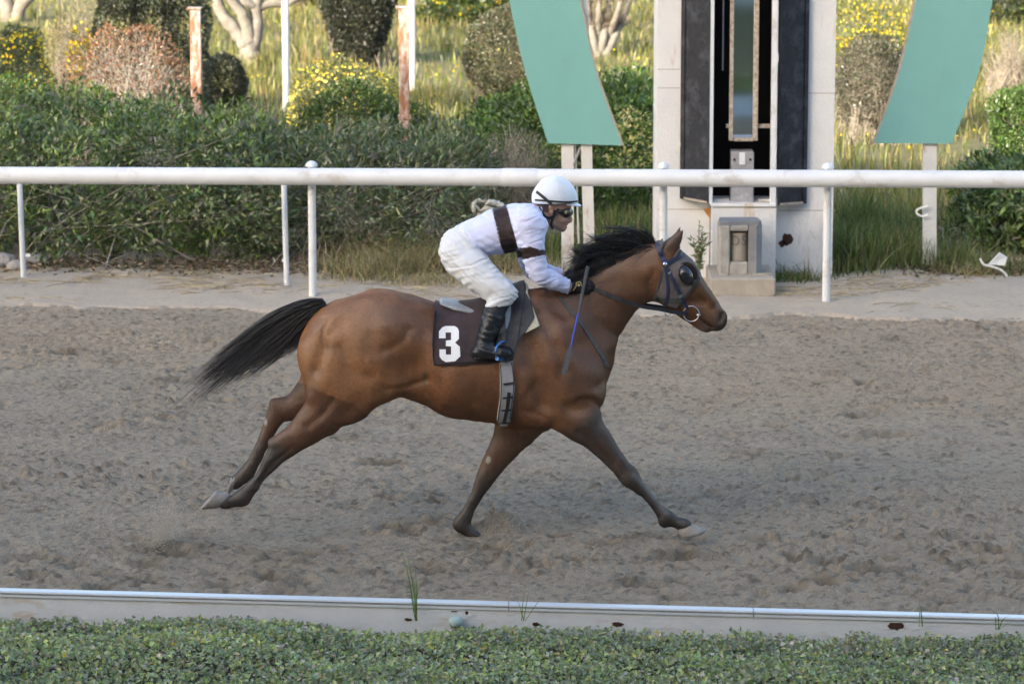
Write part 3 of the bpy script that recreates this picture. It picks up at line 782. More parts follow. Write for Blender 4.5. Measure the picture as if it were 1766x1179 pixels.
legline([(475, 770), (455, 800), (432, 832), (412, 846)], 4, (.018, .015, .015), .8)
legline([(500, 790), (468, 818), (446, 845), (424, 872)], 3.5, (.11, .06, .04), .55)
legline([(560, 735), (520, 765), (495, 785)], 5, (.045, .02, .013), .5)
col *= (.86 + .28 * n2)[:, None]
def coat_mat():
    m = mat('coat', (.2, .1, .05), .5, .2, attr=True, var=.20, vscale=60, bump=.004, bscale=150)
    nt = m.node_tree; n = nt.nodes; l = nt.links; p = n['Principled BSDF']
    d = n.new('ShaderNodeBsdfDiffuse'); g = n.new('ShaderNodeBsdfGlossy'); g.inputs['Roughness'].default_value = .34; g.inputs['Color'].default_value = (1, .93, .85, 1)
    l.new(p.inputs['Base Color'].links[0].from_socket, d.inputs['Color'])
    for sh in (d, g): l.new(p.inputs['Normal'].links[0].from_socket, sh.inputs['Normal'])
    x = n.new('ShaderNodeMixShader'); x.inputs['Fac'].default_value = .06
    l.new(d.outputs[0], x.inputs[1]); l.new(g.outputs[0], x.inputs[2]); l.new(x.outputs[0], n['Material Output'].inputs['Surface'])
    n.remove(p)
    return m
M['coat'] = coat_mat()
horse = empty('horse', (at(800, 700, YH)[0], YH, 0), 'galloping bay racehorse with black mane and tail wearing blinkers', 'horse')
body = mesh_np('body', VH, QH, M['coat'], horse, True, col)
BH = bvh_of(VH, QH)
# hooves: an oblique cone from coronet to sole
M['hoof'] = mat('hoof', (.26, .235, .21), .6, .35, var=.25, vscale=20, bump=.003, bscale=60)
M['hoofd'] = mat('dusty_hoof', (.27, .245, .22), .75, .3, var=.3, vscale=20, bump=.003, bscale=60)
M['sole'] = mat('sole_plate', (.52, .51, .50), .4, .5, var=.15, vscale=30)
def hoof(cor, toe, heel, y, m=None):
    """coronet centre, toe tip and heel, in pixels"""
    c = at(*cor[:2], YH + y); t = at(*toe, YH + y); h = at(*heel, YH + y)
    f = unit(t - h); ln = np.linalg.norm(t - h); mid = (t + h) / 2; side = np.array([0, 1., 0]); up = unit(c - mid - f * np.dot(c - mid, f))
    k = 20; V = []
    rings = [(c, cor[2] * mpp(YH), .034), (c * .9 + mid * .1, cor[2] * mpp(YH) * 1.08, .037), ((c * .5 + mid * .5), cor[2] * mpp(YH) * .35 + ln * .36, .047), (mid + up * .012, ln * .5, .054), (mid, ln * .5, .056), (mid - up * .004, ln * .46, .051), (mid + up * .004, ln * .36, .04)]
    for q, (p, a, w) in enumerate(rings):
        for i in range(k):
            an = 2 * math.pi * i / k; V.append(p + f * a * math.cos(an) + side * w * math.sin(an))
    F = [(j * k + i, j * k + (i + 1) % k, (j + 1) * k + (i + 1) % k, (j + 1) * k + i) for j in range(len(rings) - 1) for i in range(k)] + [tuple(range(k)), tuple((len(rings) - 1) * k + i for i in range(k))]
    o = MB().add(V, F).build('hoof', m or M['hoof'], horse, smooth=True)
    return o
hoof((386, 864, 16), (347, 876), (375, 846), -.14)
hoof((405, 833, 12), (389, 858), (399, 822), .14)
hoof((1181, 907, 14), (1217, 915), (1176, 926), -.14)
hoof((818, 926, 13), (842, 940), (806, 943), .13, M['hoofd'])

# ------------------------------------------------------------------ mane and tail
M['hair'] = mat('black_hair', (.016, .014, .015), .38, .5, attr=True, var=.25, vscale=30)
def bez(P0, P1, P2, P3, S):
    t = np.linspace(0, 1, S)[None, :, None]
    return P0[:, None] * (1 - t) ** 3 + 3 * P1[:, None] * t * (1 - t) ** 2 + 3 * P2[:, None] * t * t * (1 - t) + P3[:, None] * t ** 3
def px3(U, V, Yo): return np.array([at(u, v, YH + y) for u, v, y in zip(U, V, Yo)])
hr = np.random.default_rng(11)
# tail and mane: locks, each of many hairs that start together, part and end unevenly
def lock(ctrl, n, w0, w1, r, rad=.0017, yc=0.0, yw=.02, S=13, wave=.012, tipvar=.2, tipcol=0.0):
    """ctrl: four pixel points; w0, w1: spread in pixels at root and tip"""
    c = [np.array(p, float) for p in ctrl]
    j = np.clip(r.normal(0, 1, n), -1.5, 1.5); jy = r.normal(0, 1, n)
    d = unit(c[3] - c[0]); nrm = np.array([-d[1], d[0]])
    pts = []
    for q, w in zip(range(4), (w0, w0 * .6 + w1 * .4, w1 * .9, w1)):
        e = 1 + (tipvar * r.normal(0, 1, n) if q == 3 else 0)
        base = c[q][None] + (0 if q < 3 else 1) * (c[3] - c[2])[None] * ((e - 1) if q == 3 else np.zeros(n))[:, None] * 1.3
        u = base[:, 0] + nrm[0] * j * w + r.normal(0, 1.0, n); v = base[:, 1] + nrm[1] * j * w + r.normal(0, 1.0, n)
        pts.append(px3(u, v, yc + jy * yw * (.35 + .25 * q)))
    p = bez(*pts, S); tt = np.linspace(0, 1, S)[None]
    ph = r.uniform(0, 6.28) + r.normal(0, .4, n)[:, None]; fq = r.uniform(4, 9)
    p[:, :, 2] += wave * np.sin(tt * fq + ph) * tt; p[:, :, 0] += wave * np.cos(tt * fq * .8 + ph) * tt
    R_ = rad * (1 - .85 * tt ** 1.6) * r.uniform(.6, 1.5, n)[:, None] + .0002
    sh = r.uniform(.55, 1.5) * r.uniform(.7, 1.4, n)[:, None, None] * np.array([.015, .0135, .015]); f = (tipcol * tt[..., None] ** 1.5) * r.uniform(.2, 1, n)[:, None, None]
    return p, R_, np.broadcast_to(sh * (1 - f) + f * np.array([.13, .13, .155]), (n, S, 3))  # bluish grey tips paint highlights into the hair colour
def decimate(o, ratio):              # fewer faces where the surface is smooth
    md = o.modifiers.new('decimate', 'DECIMATE'); md.ratio = ratio
    dg = bpy.context.evaluated_depsgraph_get(); me = bpy.data.meshes.new_from_object(o.evaluated_get(dg), preserve_all_data_layers=True, depsgraph=dg)
    o.modifiers.clear(); old = o.data; o.data = me; bpy.data.meshes.remove(old); me.name = o.name
    return o
decimate(body, .5)
def hair_mesh(name, parts):
    V, F = tubes(np.concatenate([p[0] for p in parts]), np.concatenate([p[1] for p in parts]), 3)
    mesh_np(name, V, F, M['hair'], horse, True, np.repeat(np.concatenate([p[2] for p in parts]).reshape(-1, 3), 3, 0))
hr = np.random.default_rng(11)
TL = [((562, 526), (520, 517), (468, 545), (398, 600), 90, 5, 6), ((562, 526), (518, 518), (458, 552), (360, 634), 110, 6, 9), ((562, 528), (512, 524), (452, 566), (356, 650), 120, 6, 8), ((562, 529), (516, 528), (462, 580), (368, 662), 130, 6, 9),
      ((562, 530), (520, 532), (470, 592), (390, 655), 120, 6, 9), ((563, 531), (524, 535), (480, 596), (412, 640), 110, 6, 7), ((563, 532), (528, 540), (494, 600), (432, 641), 90, 6, 6), ((563, 533), (534, 545), (508, 592), (452, 632), 60, 5, 5),
      ((563, 534), (540, 548), (522, 588), (478, 620), 36, 4, 4), ((563, 535), (545, 548), (534, 580), (506, 603), 22, 4, 3), ((562, 526), (514, 520), (455, 560), (372, 640), 120, 8, 12), ((562, 528), (515, 526), (462, 574), (392, 634), 120, 9, 12),
      ((562, 527), (522, 520), (470, 552), (425, 586), 70, 5, 6), ((562, 529), (520, 530), (478, 585), (440, 620), 90, 7, 8)]
hair_mesh('tail', [lock((a_, b_, c_, d_), int(n_ * .95), w0, w1 * .85, hr, .0020, hr.normal(0, .012), .022, wave=.015, tipcol=.65) for a_, b_, c_, d_, n_, w0, w1 in TL])
crest = spline([(884, 516), (912, 512), (950, 509), (985, 498), (1012, 484), (1038, 468), (1071, 453), (1104, 440), (1137, 424)], 64)
cr_at = lambda t: crest[int(round(t * (len(crest) - 1)))]
ML = []
for i in range(36):                                # locks lifted by the wind
    t = hr.uniform(.52, 1.0); q = cr_at(t); ln = hr.uniform(40, 112) * (.75 + .25 * t); li = hr.uniform(2, 36); dr = hr.uniform(-22, 26)
    if q[0] - ln < 986: ln = q[0] - 986 + hr.uniform(-6, 6)
    c0 = (q[0], q[1] + 2); c1 = (q[0] - ln * .18, q[1] - li - 8); c2 = (q[0] - ln * .62, q[1] - li * 1.15 + hr.normal(0, 6)); c3 = (q[0] - ln, q[1] - li * .6 + dr)
    ML.append(lock((c0, c1, c2, c3), int(hr.uniform(14, 30)), 3.5, hr.uniform(1.0, 3.6), hr, .0016, hr.normal(.0, .015), .02, S=10, wave=.012))
for i in range(26):                                # hair that stays close along the crest
    t = hr.uniform(.5, 1.0); q = cr_at(t); ln = hr.uniform(30, 62)
    ML.append(lock(((q[0], q[1] + 4), (q[0] - ln * .2, q[1] - 9), (q[0] - ln * .6, q[1] + hr.uniform(-6, 6)), (q[0] - ln, q[1] + hr.uniform(4, 26))), 26, 4, 3.5, hr, .0017, -.035, .02, S=10))
for i in range(30):                                # short mane towards the withers
    t = hr.uniform(.06, .62); q = cr_at(t); ln = hr.uniform(22, 56)
    ML.append(lock(((q[0], q[1] + 3), (q[0] - ln * .2, q[1] - hr.uniform(2, 10)), (q[0] - ln * .6, q[1] - hr.uniform(-4, 9)), (q[0] - ln, q[1] + hr.uniform(-8, 9))), 24, 4, 3, hr, .0016, hr.normal(-.02, .015), .025, S=10))
for c in ([(1046, 462), (1020, 466), (1003, 446), (987, 427)], [(1040, 468), (1018, 470), (1004, 452), (990, 434)], [(1030, 474), (1012, 470), (1000, 462), (988, 440)], [(1120, 425), (1112, 400), (1090, 404), (1072, 410)], [(1128, 420), (1124, 408), (1117, 402), (1110, 398)], [(1090, 440), (1070, 412), (1044, 405), (1018, 414)], [(1075, 448), (1050, 418), (1026, 416), (1004, 432)]):
    ML.append(lock(c, 26, 3, 2.5, hr, .0015, hr.normal(0, .02), .02, S=10, wave=.010))
for i in range(30):                                # single wisps
    t = hr.uniform(.5, 1.0); q = cr_at(t); ln = hr.uniform(50, 120); li = hr.uniform(10, 44)
    if q[0] - ln < 980: ln = q[0] - 980
    ML.append(lock(((q[0], q[1] + 2), (q[0] - ln * .1, q[1] - li - 8), (q[0] - ln * .6, q[1] - li * 1.2 + hr.normal(0, 8)), (q[0] - ln, q[1] - li * .5 + hr.uniform(-20, 20))), int(hr.uniform(4, 9)), 2.5, hr.uniform(2, 6), hr, .0013, hr.normal(0, .03), .03, S=10, wave=.016))
hair_mesh('mane', ML)

# ------------------------------------------------------------------ saddle cloth, saddle, girth
M['cloth'] = mat('saddle_cloth', (.058, .043, .046), .85, .15, var=.18, vscale=14, bump=.004, bscale=22, sheen=.1)
M['clothedge'] = mat('cloth_hem', (.028, .022, .026), .85, .15, var=.2, vscale=30)
M['number'] = mat('white_number', (.80, .80, .80), .7, .3, var=.04, vscale=20)
M['saddlegrey'] = mat('grey_saddle_leather', (.30, .315, .335), .5, .4, var=.2, vscale=16, bump=.004, bscale=30)
M['flapgrey'] = mat('dark_grey_flap', (.060, .057, .060), .7, .3, var=.3, vscale=14, bump=.004, bscale=30)
M['foam'] = mat('cream_foam', (.56, .51, .37), .85, .2, var=.12, vscale=20, bump=.004, bscale=60)
M['girth'] = mat('grey_girth_elastic', (.36, .35, .36), .75, .25, var=.12, vscale=20, bump=.002, bscale=80)
def shell(poly, out, inn=-.004, y=-.24, h=.005, extra=None, fold=0.0, seed=0):
    """a layer lying on the horse inside a side-view outline"""
    P = np.array([at(u, v, YH + y) for u, v in poly])
    G = Grid((P[:, 0].min() - .03, YH - .36, P[:, 2].min() - .03), (P[:, 0].max() + .03, YH + .36, P[:, 2].max() + .06), h)
    s = [np.clip(((G.x if a == 0 else G.y if a == 1 else G.z) - GH.o[a]) / GH.h, 0, GH.n[a] - 1.001) for a in range(3)]
    i = [q.astype(int) for q in s]; f = [(q - ii).astype(np.float32) for q, ii in zip(s, i)]
    D = 0
    for a in (0, 1):
        for b in (0, 1):
            for c in (0, 1):
                w = (f[0] if a else 1 - f[0])[:, None, None] * (f[1] if b else 1 - f[1])[None, :, None] * (f[2] if c else 1 - f[2])[None, None, :]
                D = D + w * FH[np.ix_(i[0] + a, i[1] + b, i[2] + c)]
    o = out
    if fold:
        x, yy, z = G.xyz(); m = np.abs(D - out) < .03
        X3, Y3, Z3 = [np.broadcast_to(q, D.shape) for q in (x, yy, z)]
        o = np.full(D.shape, out, np.float32)
        o[m] += fold * (noise3(X3[m] / .05, Y3[m] / .2, Z3[m] / .14, seed) - .35) * 2
    S = np.maximum(D - o, inn - D)
    S = np.maximum(S, prism_sdf(G, poly, y))
    if extra is not None: S = np.maximum(S, extra(G))
    V, Q = surface_nets(S.astype(np.float32), G)
    return smooth_mesh(V, Q, 1, .5), Q
sc = empty('saddle_cloth', (at(820, 600, YH)[0], YH, 1.1), 'dark brown saddle cloth with a white number 3', 'saddle cloth')
clpoly = [(749, 470), (748, 540), (745, 590), (748, 629), (785, 627), (830, 625), (884, 620), (893, 585), (905, 545), (909, 470)]
V, Q = shell(clpoly, .012, fold=.004, seed=4); 
cloth_o = decimate(mesh_np('cloth', V, Q, M['cloth'], sc, True), .25); BC = bvh_of(V, Q)
strap_on(BC, [(747.5, 600), (749.5, 627.5), (790, 625.5), (840, 623.5), (880, 619)], 2.2, .002, 'hem', M['clothedge'], sc, n=40)
strap_on(BC, [(751, 536), (748, 570), (747, 598)], 2.2, .002, 'hem', M['clothedge'], sc, n=20)
# the numeral, block style, laid on the cloth
n3 = [[(757, 571), (763, 564), (768, 562), (784, 562), (789, 565), (791.5, 570), (791.5, 573), (757, 573)], [(757, 573), (768.5, 573), (768.5, 583), (757, 583)], [(778, 573), (791.5, 573), (791.5, 584), (785, 590.5), (778, 590.5)],
      [(769, 587), (778, 586), (778, 597), (769, 596.5)], [(778, 590.5), (785, 590.5), (793, 597.5), (793.8, 611), (778, 611)], [(758, 611), (793.8, 611), (794, 614), (785, 622.5), (769, 624), (762, 620), (758, 614)], [(758, 602), (769, 602), (769, 611), (758, 611)]]
import bmesh
def decal(b, poly, name, material, parent, off=.004, step=1.5):
    """a flat print laid on a surface: the outline is filled with small cells that follow it"""
    polys = poly if isinstance(poly[0][0], (tuple, list)) else [poly]
    P = np.array([p for q in polys for p in q], float); lo = P.min(0); hi = P.max(0)
    bm = bmesh.new()
    for q in polys: bm.faces.new([bm.verts.new((p[0], p[1], 0)) for p in q])
    for ax in (0, 1):
        for c in np.arange(lo[ax] + step, hi[ax], step * 2.5):
            co = [0, 0, 0]; co[ax] = c; no = [0, 0, 0]; no[ax] = 1
            bmesh.ops.bisect_plane(bm, geom=list(bm.verts) + list(bm.edges) + list(bm.faces), plane_co=co, plane_no=no)
    bm.verts.ensure_lookup_table()
    V = []
    for v in bm.verts:
        p, nn = hit(b, v.co.x, v.co.y)
        V.append(p + np.array([0, -off, 0]) + nn * off * .3 if p is not None else at(v.co.x, v.co.y, YH - .28))
    F = [[v.index for v in f.verts] for f in bm.faces]
    bm.verts.index_update(); F = [[v.index for v in f.verts] for f in bm.faces]; bm.free()
    return mesh_np(name, np.array(V), F, material, parent)
decal(BC, n3, 'number', M['number'], sc)
# saddle
sd = empty('racing_saddle', (at(840, 540, YH)[0], YH, 1.35), 'small grey racing saddle with girth and blue stirrups', 'saddle')
V, Q = shell([(886, 470), (886, 512), (905, 574), (931, 562), (911, 512), (911, 470)], .030, seed=2); pad_o = mesh_np('foam_pad', V, Q, M['foam'], sd, True)
V, Q = shell([(872, 470), (872, 520), (884, 600), (907, 570), (922, 548), (917, 525), (907, 508), (905, 470)], .036, inn=.006, fold=.004, seed=6); mesh_np('front_flap', V, Q, M['saddlegrey'].copy() if False else M['flapgrey'], sd, True)
V, Q = shell([(846, 470), (846, 540), (858, 575), (853, 600), (872, 622), (886, 612), (893, 585), (900, 545), (905, 510), (905, 470)], .042, inn=.008, fold=.007, seed=9); flap_o = decimate(mesh_np('flap', V, Q, M['flapgrey'], sd, True), .3); BF = bvh_of(V, Q)
# seat: a low narrow tree with a raised cantle
GS = Grid(at(745, 560, YH) - np.array([0, .3, 0]), at(925, 495, YH) + np.array([0, .3, 0]), .005); FS = GS.new()
chain(GS, FS, [(763, 520, 5, 0, .11), (785, 526, 7.5, 0, .15), (812, 532, 9.5, 0, .15), (845, 533, 11, 0, .13), (880, 522, 9, 0, .085), (900, 514, 6, 0, .055)], k=.02)
V, Q = surface_nets(FS, GS); mesh_np('seat', smooth_mesh(V, Q, 1), Q, M['saddlegrey'], sd, True)
for s in (-1, 1):
    GS = Grid(at(840, 640, YH) + np.array([0, s * .3 - .12, 0]), at(915, 500, YH) + np.array([0, s * .3 + .12, 0]), .005); FS = GS.new()
    chain(GS, FS, [(878, 520, 9, s * .17, .016), (868, 548, 12, s * .235, .014), (862, 570, 12, s * .275, .012)], k=.02)
    V, Q = surface_nets(FS, GS); mesh_np('knee_roll', smooth_mesh(V, Q, 1), Q, M['saddlegrey'], sd, True)
gp = [(861, 600), (862, 632), (862, 680), (856, 728), (862, 741), (874, 741), (880, 728), (888, 665), (884, 620), (883, 600)]
V, Q = shell(gp, .012, y=-.22); girth_o = mesh_np('girth', V, Q, M['girth'], sd, True); BG = bvh_of(V, Q)
for pth in ([(863.5, 628), (864, 680), (858.5, 727)], [(882, 624), (886, 665), (879, 722)]):
    strap_on(BG, pth, 1.3, .0015, 'stitching', M['strap'], girth_o, n=18)
for (a, b) in (((868, 662), (885, 660)), ((867, 686), (884, 684)), ((865, 707), (882, 706)), ((861, 729), (878, 728))):
    strap_on(BG, [a, b], 3.2, .004, 'keeper', M['strap'], girth_o, n=6)
strap_on(BG, [(878, 676), (876, 695), (873, 712), (869, 728)], 6.0, .005, 'buckle_strap', M['strap'], girth_o, n=14)
# stirrup irons and leathers
M['blue'] = mat('blue_anodised', (.05, .16, .42), .35, .5, metal=.3, var=.15, vscale=20)
for s in (-1, 1):
    yy = s * .315
    st = empty('stirrup', at(868, 605, YH + yy), None, None); st.parent = sd; st.location = Vector(at(868, 605, YH + yy)) - Vector(parent_loc(sd))
    arch = spline([(857, 618), (855, 606), (858, 596), (866, 589), (874, 590), (880, 597), (882, 606), (880, 613), (874, 616)], 40)
    Pm = np.array([at(u, v, YH + yy + (-.055 + .11 * np.clip((u - 855) / 27, 0, 1)) * s * -1) for u, v in arch])
    MB().tube(Pm, .0075, 8).build('iron', M['blue'], st, True)
    a = at(857, 618, YH + yy + .055 * s); b = at(876, 616, YH + yy - .045 * s)
    MB().tube([a, (a + b) / 2 + np.array([0, 0, -.004]), b], [.012, .016, .012], 8).build('tread', M['blue'], st, True)
    lt = spline([(868, 545), (869, 565), (869, 590)], 12)
    free_strap([at(u, v, YH + s * np.interp(v, [545, 565, 590], [.27, .305, .315])) for u, v in lt], .022, .005, 'leather', M['flapgrey'], st)

# ------------------------------------------------------------------ breast strap
bs = empty('breast_strap', (at(1000, 570, YH)[0], YH, 1.2), 'thin dark strap running from the withers across the shoulder to the chest', 'strap')
strap_on(BH, [(966, 512), (975, 525), (992, 545), (1008, 566), (1025, 592), (1038, 613), (1046, 626)], [6] * 25, .004, 'near_strap', M['greystrap'], bs, n=24, off=.004)
p0 = hit(BH, 1042, 622)[0]
free_strap([p0 + np.array([0, -.008, 0]), at(1048, 632, p0[1]), at(1046, 636, YH - .06), at(1045, 637, YH), at(1046, 634, YH + .08)], .02, .005, 'chest_loop', M['greystrap'], bs)

# ------------------------------------------------------------------ blinker hood
M['hood'] = mat('hood_mesh_fabric', (.115, .098, .097), .8, .2, var=.14, vscale=40, bump=.003, bscale=160, sheen=.15)
M['hoodband'] = mat('hood_band', (.052, .054, .050), .75, .25, var=.2, vscale=40)
hd = empty('blinker_hood', (at(1165, 480, YH)[0], YH, 1.5), 'grey mesh blinker hood with black eye cups on the horse head', 'blinker hood')
hp = [(1132, 421), (1146, 413), (1162, 426), (1180, 434), (1196, 452), (1211, 476), (1184, 510), (1168, 533), (1150, 529), (1136, 522), (1127, 516), (1131, 503), (1136, 487), (1142, 458)]
earcut = [(1140, 444), (1146, 414), (1160, 380), (1190, 380), (1180, 412), (1169, 432), (1160, 446), (1150, 450)]
V, Q = shell(hp, .008, y=-.09, h=.004, extra=lambda G: -np.maximum(prism_sdf(G, earcut, -.09), 0) if False else -prism_sdf(G, earcut, -.09))
decimate(mesh_np('hood', V, Q, M['hood'], hd, True), .4); BHd = bvh_of(V, Q); Vhood, Qhood = V, Q
strap_on(BHd, [(1206, 479), (1196, 494), (1183, 510), (1168, 531)], 5, .002, 'hem', M['hoodband'], hd, n=20, off=.002)
strap_on(BHd, [(1130, 512), (1145, 518), (1172, 519)], 11, .002, 'lower_band', M['hoodband'], hd, n=16, off=.002)
strap_on(BHd, [(1132, 514), (1137, 517)], 8, .003, 'fastener_patch', M['strap'], hd, n=4, off=.004)
strap_on(BHd, [(1128, 513), (1133, 500), (1138, 485), (1141, 466)], 2.4, .002, 'hem', M['hoodband'], hd, n=16, off=.002)
M['cup'] = mat('black_cup', (.010, .011, .014), .22, .5, coat=.4)
M['eyehole'] = mat('dark_opening', (.022, .013, .010), .5, .4)
for s in (-1, 1):
    c = at(1183, 474, YH + s * .098); e1 = unit(at(1193, 492, YH) - at(1176, 458, YH)); e2 = unit(at(1197, 465, YH) - at(1183, 473, YH)); e2 = unit(e2 - e1 * (e1 @ e2))
    ay = np.array([0, s * 1., 0])
    k = 22; V = []; F = []
    for j, rr in enumerate(np.linspace(1, .03, 8)):
        hgt = .056 * math.sqrt(max(0, 1 - rr ** 2.2))
        for i in range(k):
            an = 2 * math.pi * i / k; q = e1 * math.cos(an) * .067 * rr + e2 * (math.sin(an) * .046 * rr - .012 * (1 - rr)) + ay * hgt
            V.append(c + q - ay * .004)
    F = [(j * k + i, j * k + (i + 1) % k, (j + 1) * k + (i + 1) % k, (j + 1) * k + i) for j in range(7) for i in range(k)] + [tuple(7 * k + i for i in range(k))]
    cup = MB().add(V, F).build('eye_cup', M['cup'], hd, True)
    ring = [c + e1 * math.cos(a) * .071 + e2 * (math.sin(a) * .058 + .012) - ay * .002 for a in np.linspace(0, 2 * math.pi, 33)]
    MB().tube(ring, .0045, 6, cap=False).build('cup_rim', M['hoodband'], cup, True)
    k2 = [c + e1 * math.cos(a) * .068 + e2 * (math.sin(a) * .055 + .014) - ay * .003 for a in np.linspace(0, 2 * math.pi, 25)[:-1]]
    MB().prism(k2, ay * .003).build('opening', M['eyehole'], cup)

# ------------------------------------------------------------------ bridle and reins
br = empty('bridle', (at(1165, 500, YH)[0], YH, 1.45), 'navy blue racing bridle with steel bit rings and long reins', 'bridle')
BHB = BHd
VV = np.concatenate([VH, Vhood])
QQ = np.concatenate([QH, Qhood + len(VH)])
BX = bvh_of(VV, QQ)
strap_on(BX, [(1133, 420), (1138, 434), (1143, 447), (1147, 455)], 8, .005, 'headpiece', M['navy'], br, n=16)
strap_on(BX, [(1147, 455), (1158, 450), (1170, 443), (1178, 437)], 7, .005, 'browband', M['navy'], br, n=14)
cs = strap_on(BX, [(1148, 458), (1157, 476), (1165, 492), (1173, 508), (1180, 522), (1186, 531)], 6, .005, 'cheek_strap', M['navy'], br, n=26)
strap_on(BX, [(1171, 511.5), (1177, 508.5)], 6, .007, 'buckle', M['steel'], cs, n=4); strap_on(BX, [(1152.5, 472), (1158, 469)], 3, .007, 'buckle', M['steel'], cs, n=4)
strap_on(BX, [(1147, 458), (1150, 480), (1152, 500), (1149, 520), (1146, 533)], 4.5, .005, 'throat_latch', M['navy'], br, n=22)
rp, rn = hit(BX, 1146.5, 455.5)
MB().tube([rp, rp - np.array([0, .010, 0]), rp - np.array([0, .016, 0])], [.017, .015, .006], 14).build('rosette', M['steel'], br, True)
for s in (-1, 1):
    c = at(1192, 541, YH + s * .066)
    MB().tube([c + .046 * np.array([math.cos(a), 0, math.sin(a)]) + np.array([0, s * .006 * math.cos(a), 0]) for a in np.linspace(0, 2 * math.pi, 37)], .0042, 6, cap=False).build('bit_ring', M['steel'], br, True)
    c2 = at(1152, 539, YH + s * .05)
    MB().tube([c2 + .018 * np.array([math.cos(a), 0, math.sin(a)]) for a in np.linspace(0, 2 * math.pi, 25)], .003, 6, cap=False).build('martingale_ring', M['steel'], br, True)
    b0 = at(1205, 543, YH + s * .066)
    MB().tube([b0 - np.array([.012, 0, 0]), b0, b0 + np.array([.010, 0, 0])], [.006, .011, .007], 10).build('bit_end', M['steel'], br, True)
    rein = spline([(1182, 541), (1160, 538), (1137, 533), (1105, 528), (1071, 517), (1045, 506), (1022, 498)], 30)
    ye = np.interp(rein[:, 0], [1022, 1045, 1071, 1105, 1137, 1182], [.075, .115, .135, .125, .10, .072])
    free_strap([at(u, v + (0 if s < 0 else -4), YH + s * y) for (u, v), y in zip(rein, ye)], .022, .005, 'rein', M['strap'], br)
ch = spline([(1146, 534), (1152, 539), (1166, 540), (1182, 541)], 16)
strap_on(BX, [(1147, 531), (1152, 534), (1168, 537), (1186, 539)], 5, .004, 'chin_strap', M['navy'], br, n=14)

# ------------------------------------------------------------------ the rider
GJ = Grid(at(752, 630, YH) - np.array([0, .42, 0]), at(1040, 298, YH) + np.array([0, .42, 0]), .005)
def part(L, k=0.0, F=None, y0=0.0, sub=False):
    F = GJ.new() if F is None else F
    return chain(GJ, F, L, k, y0, sub, mar=max(k, .03) + .04)
# trunk
FT = part([(793, 430, 33, 0, .165), (823, 409, 32, 0, .140), (862, 398, 38, 0, .155), (893, 391, 38, 0, .175), (910, 384, 29, 0, .165)])
FT = part([(909, 378, 20, -.13, .06), (914, 388, 23, -.175, .06)], .06, FT); FT = part([(905, 376, 20, .13, .06), (910, 386, 23, .175, .06)], .06, FT)
FN = part([(914, 378, 17, 0, .062), (932, 369, 15, 0, .055), (945, 362, 16, 0, .058)])
# arms
FA = {}
FA[-1] = part([(914, 390, 22, -.185, .058), (918, 425, 18, -.205, .050), (926, 462, 15.5, -.21, .044), (931, 474, 13.5, -.205, .040), (951, 483, 13.5, -.165, .040), (970, 491, 10.5, -.12, .031), (985, 496, 8.5, -.09, .026)])
FA[1] = part([(908, 388, 22, .185, .058), (908, 422, 18, .205, .050), (915, 455, 15.5, .21, .044), (920, 466, 13.5, .205, .040), (942, 471, 13, .165, .040), (962, 475, 10.5, .11, .031), (976, 477, 8.5, .075, .026)])
# legs
FL = {}; FC = {}
for s in (-1, 1):
    FL[s] = part([(796, 442, 32, s * .085, .105), (826, 473, 27.5, s * .19, .085), (850, 494, 23, s * .235, .07), (867, 505, 20, s * .25, .06)])
    FC[s] = part([(866, 506, 20, s * .25, .06), (856, 530, 16.5, s * .265, .055), (851, 548, 16, s * .275, .054), (842, 572, 13.5, s * .295, .045), (836, 592, 11.5, s * .305, .038), (834, 602, 10, s * .31, .036)])
    FC[s] = part([(824, 608, 9, s * .31, .034), (845, 605, 9.5, s * .312, .040), (866, 607, 7.5, s * .318, .042), (875, 607, 6, s * .32, .036)], .03, FC[s])
# head, looking along the track with the chin a little down
FHd = part([(951, 344, 27, 0, .076), (963, 346, 25, 0, .072)])
FHd = part([(960, 366, 18, 0, .066), (968, 377, 12, 0, .052), (967, 386, 8.5, 0, .040)], .025, FHd)
FHd = part([(949, 372, 12, 0, .060), (957, 386, 8, 0, .055), (970, 394, 6.2, 0, .026)], .012, FHd)     # jaw and chin
FHd = part([(979, 366, 4, 0, .012), (984, 379.5, 4.0, 0, .015)], .012, FHd)                           # nose
FHd = part([(982, 382, 3.0, 0, .021)], .006, FHd)
FHd = part([(977, 387, 3.4, 0, .022)], .006, FHd); FHd = part([(975.5, 392, 3.0, 0, .020)], .006, FHd)   # lips
FHd = part([(978.5, 389.6, 1.4, 0, .024)], .003, FHd, sub=True)
FHd = part([(972, 360, 5, -.028, .016), (972, 360, 5, .028, .016)], .012, FHd)                          # brow
for s in (-1, 1):
    FHd = part([(950, 357, 4.5, s * .074, .010), (950, 364, 5, s * .076, .010), (951, 370, 3, s * .073, .008)], .006, FHd)
    FHd = part([(951.5, 362, 2.5, s * .084, .008)], .005, FHd, sub=True)
